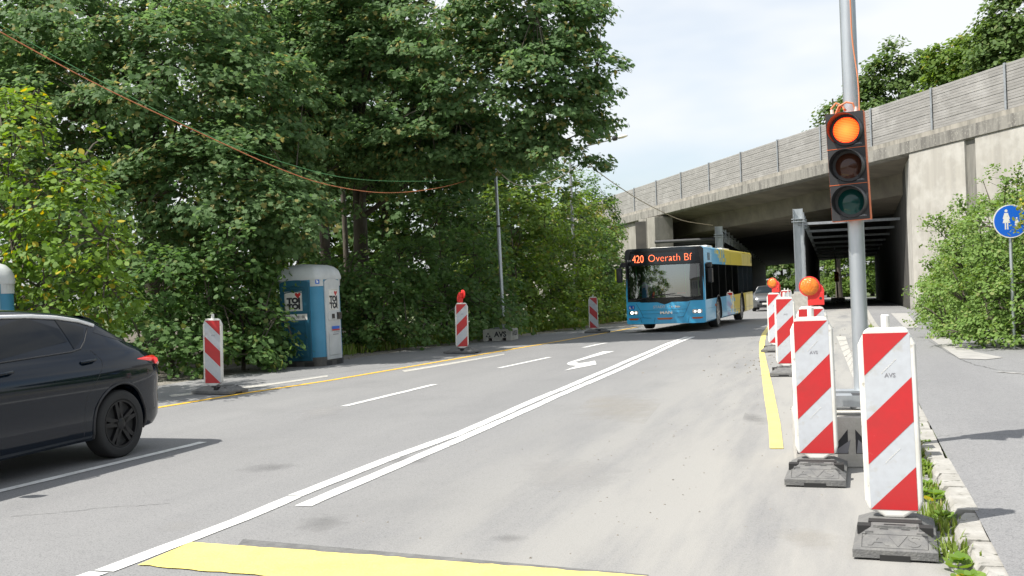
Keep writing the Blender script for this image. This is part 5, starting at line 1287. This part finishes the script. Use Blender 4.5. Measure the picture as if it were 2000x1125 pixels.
# big maples --------------------------------------------------------------------------------
rt = root(705, 31)
tree('maple_tree', 'largest maple, its boughs reaching far right over the bus lane', 'tree', rt,
     [blob(rt, 700, 190, 29, 4.2, 3.2, 3.0), blob(rt, 860, 90, 28.5, 3.6, 3.0, 2.6), blob(rt, 985, 195, 27.5, 2.8, 2.2, 1.6), blob(rt, 1075, 150, 27, 1.9, 1.8, 1.15), blob(rt, 1090, 235, 27, 1.3, 1.4, .85), blob(rt, 1020, 40, 27.5, 2.3, 2.0, 1.2),
      blob(rt, 1125, 25, 27.5, .9, 1.0, .5), blob(rt, 1165, 130, 26.5, .68, .8, .32), blob(rt, 1120, 165, 26.5, 1.0, .9, .55), blob(rt, 1160, 318, 26.5, .36, .5, .18), blob(rt, 1095, 305, 26.5, .7, .7, .35),
      blob(rt, 950, 270, 28, 2.1, 1.9, 1.05), blob(rt, 840, 285, 27.5, 2.4, 2.0, 1.0), blob(rt, 780, -60, 30, 5.0, 3.5, 3.0)],
     11, dens=2.9, per=78, r=.5, size=.135, trunk=.27, top=13, nb=34, lean=(.3, .3))
rt = root(640, 33)
tree('maple_tree', 'tall maple whose dark trunk shows in the gap above the portable toilet', 'tree', rt,
     [blob(rt, 560, 140, 31, 3.2, 3.0, 3.0), blob(rt, 620, 300, 30, 2.0, 2.0, 1.0), blob(rt, 520, -20, 31, 3.6, 3.0, 2.4)],
     12, dens=2.7, per=78, r=.52, size=.135, trunk=.21, top=12, nb=16)
rt = root(679, 35)
tree('maple_tree', 'slender maple between the two thick trunks above the toilet', 'tree', rt, [blob(rt, 690, 60, 35, 2.6, 2.4, 2.6)], 13, dens=1.2, per=50, r=.5, trunk=.12, top=12)
rt = root(300, 25)
tree('maple_tree', 'broad dusty green maple behind the left beacon, full of yellowish seed bunches', 'tree', rt,
     [blob(rt, 330, 200, 23.5, 3.0, 2.6, 2.3), blob(rt, 130, 70, 24, 2.7, 2.4, 1.6), blob(rt, 420, 380, 22.5, 2.1, 1.8, 1.5), blob(rt, 240, 420, 22.5, 2.1, 1.8, 1.5), blob(rt, 480, 230, 24, 2.2, 2.0, 2.0), blob(rt, 300, 40, 25, 3.4, 2.6, 1.7), blob(rt, 530, 420, 23.5, 1.3, 1.2, .9), blob(rt, 90, 250, 23, 1.8, 1.6, 1.6), blob(rt, 520, 415, 22.0, 1.4, 1.1, 1.0)],
     14, dens=2.9, per=80, r=.48, size=.125, trunk=.22, top=9.5, nb=28)
rt = root(-120, 27)
tree('maple_tree', 'maple at the far left edge rising behind the hazel', 'tree', rt, [blob(rt, -60, 130, 26, 2.6, 2.6, 2.2), blob(rt, 60, 20, 27, 2.4, 2.4, 1.7), blob(rt, -80, 330, 25, 2.4, 2.0, 2.0)], 15, dens=2.2, per=66, r=.5, size=.13, trunk=.2, top=9, nb=14)
# second row, seen through and above the first ----------------------------------------------
GB2 = 'trees standing deeper in the wood'
deep = [(120, 38, 13), (330, 40, 15), (560, 42, 15), (620, 48, 14), (760, 40, 15), (870, 42, 14), (930, 50, 12), (1010, 52, 9.5)]
dl = ['deep wood tree behind the left hazel', 'deep wood tree behind the dusty maple', 'sunlit tree glowing behind the toilet', 'pale tree in the gap between the trunks', 'dark tree right of the thick trunk', 'deep wood tree behind the beacon with the lamp', 'deep wood tree behind the slim cable pole', 'deep wood tree near the street lamp']
for i, ((px_, Y, h_), lb) in enumerate(zip(deep, dl)):
    rt = root(px_, Y)
    tree('wood_tree', lb, 'tree', rt, [(0, 0, h_*.62, 3.6, 3.2, h_*.36), (1.2, .4, h_*.32, 3.2, 2.6, h_*.30), (-1.6, 0, h_*.25, 2.6, 2.4, h_*.22)], 30+i, m=['leaf_maple', 'leaf_maple_light'][i in (2, 3, 1)], dens=1.25, per=44, r=.75, size=.22, trunk=.18, group=GB2, nb=8, back=.2)
# hazel in the sun at the left --------------------------------------------------------------
rt = root(40, 17)
tree('hazel_bush', 'bright yellow-green hazel leaning over the portable toilet at the left edge', 'bush', rt,
     [blob(rt, 60, 330, 16, 1.15, 1.1, 1.2), blob(rt, 130, 450, 15.5, .95, 1.0, 1.0), blob(rt, 195, 510, 15.2, .55, .7, .55), blob(rt, -40, 450, 16.5, 1.2, 1.2, 1.6), blob(rt, 110, 590, 16, 1.1, 1.0, .9), blob(rt, 20, 235, 17, .8, .8, .55), blob(rt, 215, 575, 15.8, .45, .5, .35)],
     51, m='leaf_hazel', dens=5.5, per=26, r=.30, size=.105, shape=OVAL, trunk=.06, top=3.6, nb=40, squash=.6)
# verge shrubs -----------------------------------------------------------------------------
GH = 'shrubs of the roadside hedge'
hed = [(330, 20.5, .0, 1.5, 1.2, 2.4, 'hedge shrub with low nettles behind the left beacon'), (395, 21.5, .2, 1.5, 1.2, 3.0, 'hedge shrub rising just right of the left beacon'), (470, 21.5, .0, 1.15, 1.0, 3.4, 'dusty hedge shrub left of the toilet'), (502, 22.3, .0, .62, .6, 3.4, 'hedge shrub whose leaves brush the toilet side wall'),
       (600, 27, .5, 2.0, 1.4, 2.5, 'hedge shrub directly behind the toilet'), (715, 27.0, .2, 1.6, 1.2, 2.4, 'dark hedge shrub right of the toilet'), (790, 29, .2, 1.8, 1.4, 3.3, 'hedge shrub left of the beacon with the lamp'), (870, 31, .2, 1.8, 1.4, 4.4, 'tall hedge shrub behind the beacon with the lamp'), (935, 33.5, .2, 1.7, 1.4, 4.0, 'hedge shrub left of the slim cable pole'),
       (1010, 38, .2, 2.0, 1.6, 5.6, 'tall sunlit hedge shrub right of the slim cable pole'), (1075, 41, .2, 2.0, 1.6, 6.0, 'tallest hedge shrub below the street lamp'), (1130, 46, .2, 2.2, 1.8, 6.0, 'rounded hedge shrub left of the bus front'), (1172, 50, .0, 1.6, 1.6, 4.4, 'hedge shrub next to the mottled post'), (1150, 56, .0, 2.6, 2.0, 8.0, 'hedge shrub half hiding the left end of the overpass')]
for i, (px_, Y, dy, rx, ry, h_, lb) in enumerate(hed):
    rt = root(px_, Y); lt = i in (9, 10, 11)
    tree('hedge_shrub', lb, 'shrub', rt, [(0, dy, h_*.70, rx*.85, ry, h_*.32), (-.2*rx, dy-.1, h_*.38, rx, ry, h_*.30), (.25*rx, dy-.25, h_*.16, rx*1.02, ry*1.05, h_*.20)],
         70+i, m=['leaf_hedge', 'leaf_maple_light'][lt], dens=3.0 if Y < 30 else 2.1, per=40, r=.36 if Y < 30 else .48, size=.12 if Y < 30 else .15, shape=MAPLE if i % 3 == 0 else OVAL, trunk=.05, top=h_*.8, group=GH, nb=10, squash=.6, back=.25)
rt = root(1185, 60)
tree('hedge_shrub', 'yellow-leaved shrub in front of the left end of the noise barrier', 'shrub', rt, [blob(rt, 1165, 440, 59, 1.5, 1.2, 1.3), blob(rt, 1185, 470, 60, 1.0, 1.0, .9), blob(rt, 1130, 420, 60, 1.4, 1.2, 1.4), blob(rt, 1170, 540, 60, 1.6, 1.3, 2.2)], 90, m='leaf_yellow', dens=2.4, per=34, r=.42, size=.17, shape=OVAL, trunk=.07, top=5, group=GH, nb=10, squash=.6)
rt = root(1195, 53)
tree('hedge_shrub', 'light green shrub spilling toward the bus mirror', 'shrub', rt, [blob(rt, 1195, 500, 52, .9, 1.0, 1.5), blob(rt, 1190, 575, 52, .8, .9, 1.3)], 91, m='leaf_bush', dens=3, per=30, r=.36, size=.14, shape=OVAL, trunk=.05, top=3.6, group=GH, nb=10, squash=.6)
# bushes in front of the right wing wall ------------------------------------------------------
GR = 'bushes between footpath and wing wall'
rb = [(1985, 19.5, 1.5, 1.2, 3.0, 'bush around the pole of the blue footpath sign'), (1915, 22.5, 1.25, 1.1, 2.6, 'bush before the wing wall left of the blue sign'), (1880, 26.5, 1.1, 1.1, 2.9, 'bush reaching for the dark drain stain on the wall'),
      (1868, 32, 1.25, 1.3, 2.2, 'low bush at the left end of the thicket by the wall'), (2060, 23, 2.2, 1.8, 4.2, 'tall bush at the right edge behind the blue sign'), (1945, 29, 1.9, 1.5, 4.0, 'bush close against the pale wing wall'), (2120, 18.5, 1.6, 1.6, 3.4, 'bush mostly outside the right edge')]
for i, (px_, Y, rx, ry, h_, lb) in enumerate(rb):
    rt = root(px_, Y); k_ = 1 if Y < 30 else 1
    tree('roadside_bush', lb, 'bush', rt, [(0, 0, h_*.66, rx*.78, ry*.8, h_*.30), (-.15, -.1, h_*.34, rx, ry, h_*.30), (0, -.25, h_*.12, rx*1.08, ry*1.1, h_*.15)],
         110+i, m='leaf_bush', dens=7.0, per=46, r=.25, size=.072, shape=OVAL, trunk=.035, top=h_*.8, group=GR, nb=12, squash=.65, back=.3)
# long arching shoots in front of the wall
def shoots(label, rt, tips, seed, m='leaf_bush'):
    rng = np.random.default_rng(seed); t = thing('arching_shoots', label, 'bush', tuple(rt)); b = MB(); P = []; Nn = []; S = []
    for (tx, ty, Y, bx, by) in tips:
        tip = at(tx, ty, Y)-rt; bs = at(bx, by, Y+.3)-rt; mid = bs.lerp(tip, .55)+Vector((0, 0, .22)); q = smooth_pts([bs, mid, tip], 8)
        b.tube(q, [.014*(1-.8*i/(len(q)-1)) for i in range(len(q))], 5)
        for i, p in enumerate(q):
            for _ in range(9):
                P.append(np.array(p)+rng.normal(size=3)*.07); Nn.append(np.array([0, -.3, .7])+rng.normal(size=3)*.5); S.append(.075*rng.uniform(.6, 1.2))
        for side_ in range(5):                                                  # side twigs
            i = rng.integers(3, len(q)-2); a = q[i]; e_ = a+Vector((rng.normal()*.22, rng.normal()*.1, rng.uniform(-.05, .3))); b.tube([a, e_], [.006, .003], 4)
            for f in (.4, .7, 1.0):
                for _ in range(3): P.append(np.array(a.lerp(e_, f))+rng.normal(size=3)*.03); Nn.append(np.array([0, -.3, .7])+rng.normal(size=3)*.5); S.append(.07*rng.uniform(.6, 1.2))
    leaf_mesh('foliage', np.array(P), np.array(Nn), np.array(S), OVAL, m, t, rng); b.build('stem', 'twig', t, smooth=60)
shoots('leafy shoots arching left across the pale wing wall', root(1870, 25), [(1802, 432, 24, 1880, 520), (1822, 425, 24, 1890, 500), (1868, 388, 24, 1915, 500), (1852, 452, 24, 1890, 540), (1835, 480, 24.5, 1890, 580), (1802, 510, 25, 1870, 600), (1800, 560, 25, 1870, 620), (1812, 600, 26, 1870, 640)], 140)
shoots('upright shoots standing above the bush beside the blue sign', root(1985, 21), [(1990, 330, 20, 1985, 470), (1965, 352, 20, 1960, 470), (2010, 345, 20, 1995, 460), (1945, 400, 20.5, 1950, 500), (1905, 402, 21.5, 1920, 500)], 141)
shoots('yellowish twig hanging over the right part of the blue sign', root(2010, 18), [(1996, 405, 17.6, 2060, 410), (1990, 445, 17.6, 2055, 455), (2004, 425, 17.7, 2060, 440)], 142, 'leaf_yellow')
# trees beyond the motorway and behind the underpass -------------------------------------------
GF = 'tall trees beyond the overpass'
def far(label, px_, Y, blobs_px, seed, m='leaf_far', group=GF):
    rt = root(px_, Y); return tree('far_tree', label, 'tree', rt, [blob(rt, *b_) for b_ in blobs_px], seed, m=m, dens=.55, per=60, r=1.25, size=.45, shape=OVAL, trunk=.35, group=group, nb=14, squash=.6, back=.25, shell=(.5, 1.03))
far('rounded tree above the noise barrier right of the traffic light pole', 1770, 112, [(1765, 165, 112, 5.2, 4.5, 4.2), (1735, 215, 112, 5.5, 4.5, 3.8), (1820, 200, 112, 4.2, 4.0, 4.4), (1775, 330, 112, 7, 5, 6)], 200)
far('small loose tree just left of the traffic light pole above the barrier', 1640, 115, [(1640, 232, 115, 2.4, 2.2, 2.2), (1655, 270, 115, 3.6, 3, 2.6), (1690, 215, 115, 2.6, 2.4, 2.4), (1660, 350, 115, 6, 5, 5)], 201)
far('lower light green tree filling the dip above the barrier', 1890, 105, [(1880, 125, 105, 4, 3.6, 3.0), (1910, 160, 105, 5, 4, 4), (1860, 170, 105, 3.5, 3, 3), (1900, 300, 105, 7, 6, 7)], 202, 'leaf_maple_light')
far('dark tall tree in the upper right corner', 1990, 95, [(1990, 50, 95, 3.6, 3.6, 4.2), (1950, 95, 95, 3.2, 3.2, 2.6), (2040, 0, 95, 4.5, 4, 5), (2000, 160, 95, 5.5, 5, 5), (2010, 330, 95, 6, 6, 8)], 203)
GX = 'trees closing the view behind the underpass'
for i, (px_, Y) in enumerate([(1495, 150), (1530, 142), (1570, 150), (1620, 138), (1665, 132), (1705, 138), (1745, 150)]):
    rt = root(px_, Y); rt.z = gz(rt.x, rt.y)
    tree('far_tree', ['far tree seen at the left rim of the left-hand bay', 'far tree filling the middle of the left-hand bay', 'far tree hidden mostly by the middle columns', 'far tree behind the small portable signal', 'far tree behind the traffic light pole, through the underpass', 'far tree at the right rim of the right-hand bay', 'far tree mostly hidden by the right tunnel wall'][i], 'tree', rt,
         [(0, 0, 7.5, 4.2, 3.5, 4.2), (.8, -.6, 3.6, 4.0, 3.2, 3.2), (-1, -.8, 1.6, 3.6, 3.0, 1.8)], 220+i, m='leaf_maple_light' if i % 2 == 0 else 'leaf_far', dens=.8, per=44, r=.8, size=.34, shape=OVAL, trunk=.25, group=GX, nb=8, back=.15)
# house mirrored in the windscreen; unseen trees added to darken reflections in glass and paint -------------------------------
for i, (x, y, s_) in enumerate([(14, -14, 1.2), (22, -5, 1.4), (30, 2, 1.3), (20, -24, 1.4), (20.5, 7, 1.0), (25, 13, 1.1), (33, 17, 1.4)]):
    t = tree('reflection_tree', 'unseen tree added right of the road to darken reflections', 'tree', gnd(x, y), [(0, 0, 5*s_, 3.2*s_, 3.2*s_, 3*s_), (0, 0, 2.2*s_, 2.8*s_, 2.8*s_, 1.8*s_)], 250+i, m='leaf_far', dens=.4, per=22, r=1.2, size=.6, shape=DIAM, trunk=.25, group='unseen trees added for reflections', nb=6, back=1)
hs = thing('house', 'house with steep dark roof behind the viewpoint, mirrored in the bus windscreen', 'house', (-9, -34, 0), R(12))
b = MB(); b.box(-7, 7, -5, 5, 0, 5.2); b.build('wall', 'concrete', hs)
b = MB(); b.prism([(-5.6, 5.2), (5.6, 5.2), (0, 10.4)], -7.4, 7.4, 'x'); b.build('roof', 'steel_dark', hs)
for x in (-4.5, -1.5, 1.5, 4.5):
    for z in (1.0, 3.4): b = MB(); b.box(x-.6, x+.6, 5.0, 5.04, z, z+1.2); b.build('window', 'glass_smoke', hs)
# ---------------------------------------------------------------- ground cover
def grass(name, label, pts, h, seed, n_each=14, spread=.10, m='grass', wd=.012, cat_=None, kind='stuff'):
    rng = np.random.default_rng(seed); V = []; F = []
    for (x, y, z) in pts:
        for _ in range(n_each):
            bx, by = x+rng.normal()*spread, y+rng.normal()*spread; hh_ = h*rng.uniform(.35, 1.15); a = rng.uniform(0, 6.28); lean = rng.uniform(.1, .7)*hh_; w_ = wd*rng.uniform(.6, 1.4)
            dx, dy = math.cos(a), math.sin(a); px2, py2 = -dy*w_, dx*w_; k = len(V)
            V += [(bx-px2, by-py2, z), (bx+px2, by+py2, z), (bx+dx*lean*.35+px2*.9, by+dy*lean*.35+py2*.9, z+hh_*.6), (bx+dx*lean*.35-px2*.9, by+dy*lean*.35-py2*.9, z+hh_*.6), (bx+dx*lean, by+dy*lean, z+hh_*(1-.3*lean/hh_))]
            F += [(k, k+1, k+2, k+3), (k+3, k+2, k+4)]
    me = bpy.data.meshes.new(name); me.from_pydata(V, [], F); me.materials.append(MT[m]); me.update(); o = bpy.data.objects.new(name, me); col.objects.link(o)
    put(o, label, cat_, None, kind); return o
rg_ = random.Random(77)
pts = []
for i in range(340):                                                        # weeds in the gutter beside the kerb
    s_ = rg_.uniform(4.2, 13.5); dn = .5 if rg_.random() < .6 else 1
    if math.sin(s_*3.1)+math.sin(s_*7.7+1) > -.5: pts.append(tuple(W(s_, .44+rg_.gauss(0, .045)))+())
grass('weeds', 'low weeds and grass growing in the joint between gutter and kerb', pts, .11, 5, 6, .03, wd=.006, cat_='weeds')
pts = [tuple(W(rg_.uniform(13, 34), .48+rg_.gauss(0, .05))) for _ in range(160)]
grass('weeds', 'sparse tufts along the far kerb toward the underpass', pts, .10, 6, 6, .04, wd=.012, cat_='weeds')
rngw = np.random.default_rng(8); P = []; Nn = []; S = []
for i in range(20):                                                         # broad-leaved weeds
    s_ = 4.3+rg_.random()**1.5*7; c_ = W(s_, .45+rg_.gauss(0, .04))
    for a in np.linspace(0, 6.28, 9)[:-1]:
        for f in (.35, .8):
            rr = rg_.uniform(.03, .055)*(1+f*.6); P.append([c_.x+math.cos(a+f)*rr*f*1.3, c_.y+math.sin(a+f)*rr*f*1.3, c_.z+.03+.05*(1-f)]); Nn.append([-math.cos(a+f)*.5, -math.sin(a+f)*.5, .8]); S.append(rr*1.25)
o = leaf_mesh('broadleaf_weeds', np.array(P), np.array(Nn), np.array(S), OVAL, 'leaf_hazel', None, rngw); put(o, 'dandelion-like rosettes growing along the crumbling kerb', 'weeds', None, 'stuff')
pts = []
for i in range(1500):                                                       # grass strip in front of the right bushes
    s_ = rg_.uniform(20, 46); n_ = lerp(edge, s_)+abs(rg_.gauss(0, .45))+.05; pts.append(tuple(W(s_, n_, .0)))
grass('verge_grass', 'bright grass strip between footpath and bushes', pts, .30, 7, 7, .12, wd=.013, cat_='grass')
pts = []
for i in range(1500):                                                       # grass along the left hedge
    s_ = rg_.uniform(20, 50); n_ = lerp(left, s_)-.9-abs(rg_.gauss(0, .5)); pts.append(tuple(W(s_, n_)))
grass('verge_grass', 'shaded grass at the foot of the hedge left of the road', pts, .30, 9, 6, .14, wd=.014, cat_='grass')
rngw = np.random.default_rng(18); P = []; Nn = []; S = []
for i in range(2600):
    s_ = rg_.uniform(12, 50); c_ = W(s_, lerp(left, s_)-1.1-abs(rg_.gauss(0, .6)), rg_.uniform(.05, .45)); P.append(list(c_)); Nn.append([rg_.gauss(0, .4), rg_.gauss(-.3, .4), .8]); S.append(rg_.uniform(.06, .14))
o = leaf_mesh('ground_ivy', np.array(P), np.array(Nn), np.array(S), OVAL, 'leaf_hedge', None, rngw); put(o, 'nettles and ground ivy under the hedge', 'ground cover', None, 'stuff')
# crumbs, stones and dry leaves
b = MB()
for i in range(900):
    if rg_.random() < .55: s_ = rg_.uniform(3, 34); n_ = rg_.gauss(-1.5, .5) if rg_.random() < .7 else rg_.uniform(-3.4, .4)
    else: s_ = rg_.uniform(10, 40); n_ = lerp(left, s_)-rg_.uniform(-.3, 1.4)
    p = W(s_, n_); r_ = rg_.uniform(.004, .011) if s_ < 16 else rg_.uniform(.008, .03); a = rg_.uniform(0, 6)
    vs = [(p.x+r_*math.cos(a+k*1.57)*rg_.uniform(.7, 1.3), p.y+r_*math.sin(a+k*1.57)*rg_.uniform(.7, 1.3), p.z) for k in range(4)]+[(p.x, p.y, p.z+r_*.8)]
    b.add(vs, [(0, 1, 4), (1, 2, 4), (2, 3, 4), (3, 0, 4)])
o = b.build('loose_stones', 'gravelly'); put(o, 'loose chippings and grit scattered on the asphalt', 'stones', None, 'stuff')
for lb, p in (('crumpled white scrap of paper beside the nearest rubber foot', (1838, 1082)), ('small pale scrap lying on the footpath', (1830, 797))):
    g = G(*p, .0 if p[1] > 1000 else .075); b = MB(); rq = random.Random(p[0]); s_ = .045 if p[1] > 1000 else .02
    vs = [(s_*rq.uniform(-1, 1), s_*rq.uniform(-1, 1), s_*rq.uniform(0, .8)) for _ in range(12)]; b.add(vs, [(i, (i+3) % 12, (i+5) % 12) for i in range(12)]); o = b.build('litter_scrap', 'litter'); o.location = g; put(o, lb, 'litter')
print('LEAVES', sum(n for _, n in TREES));
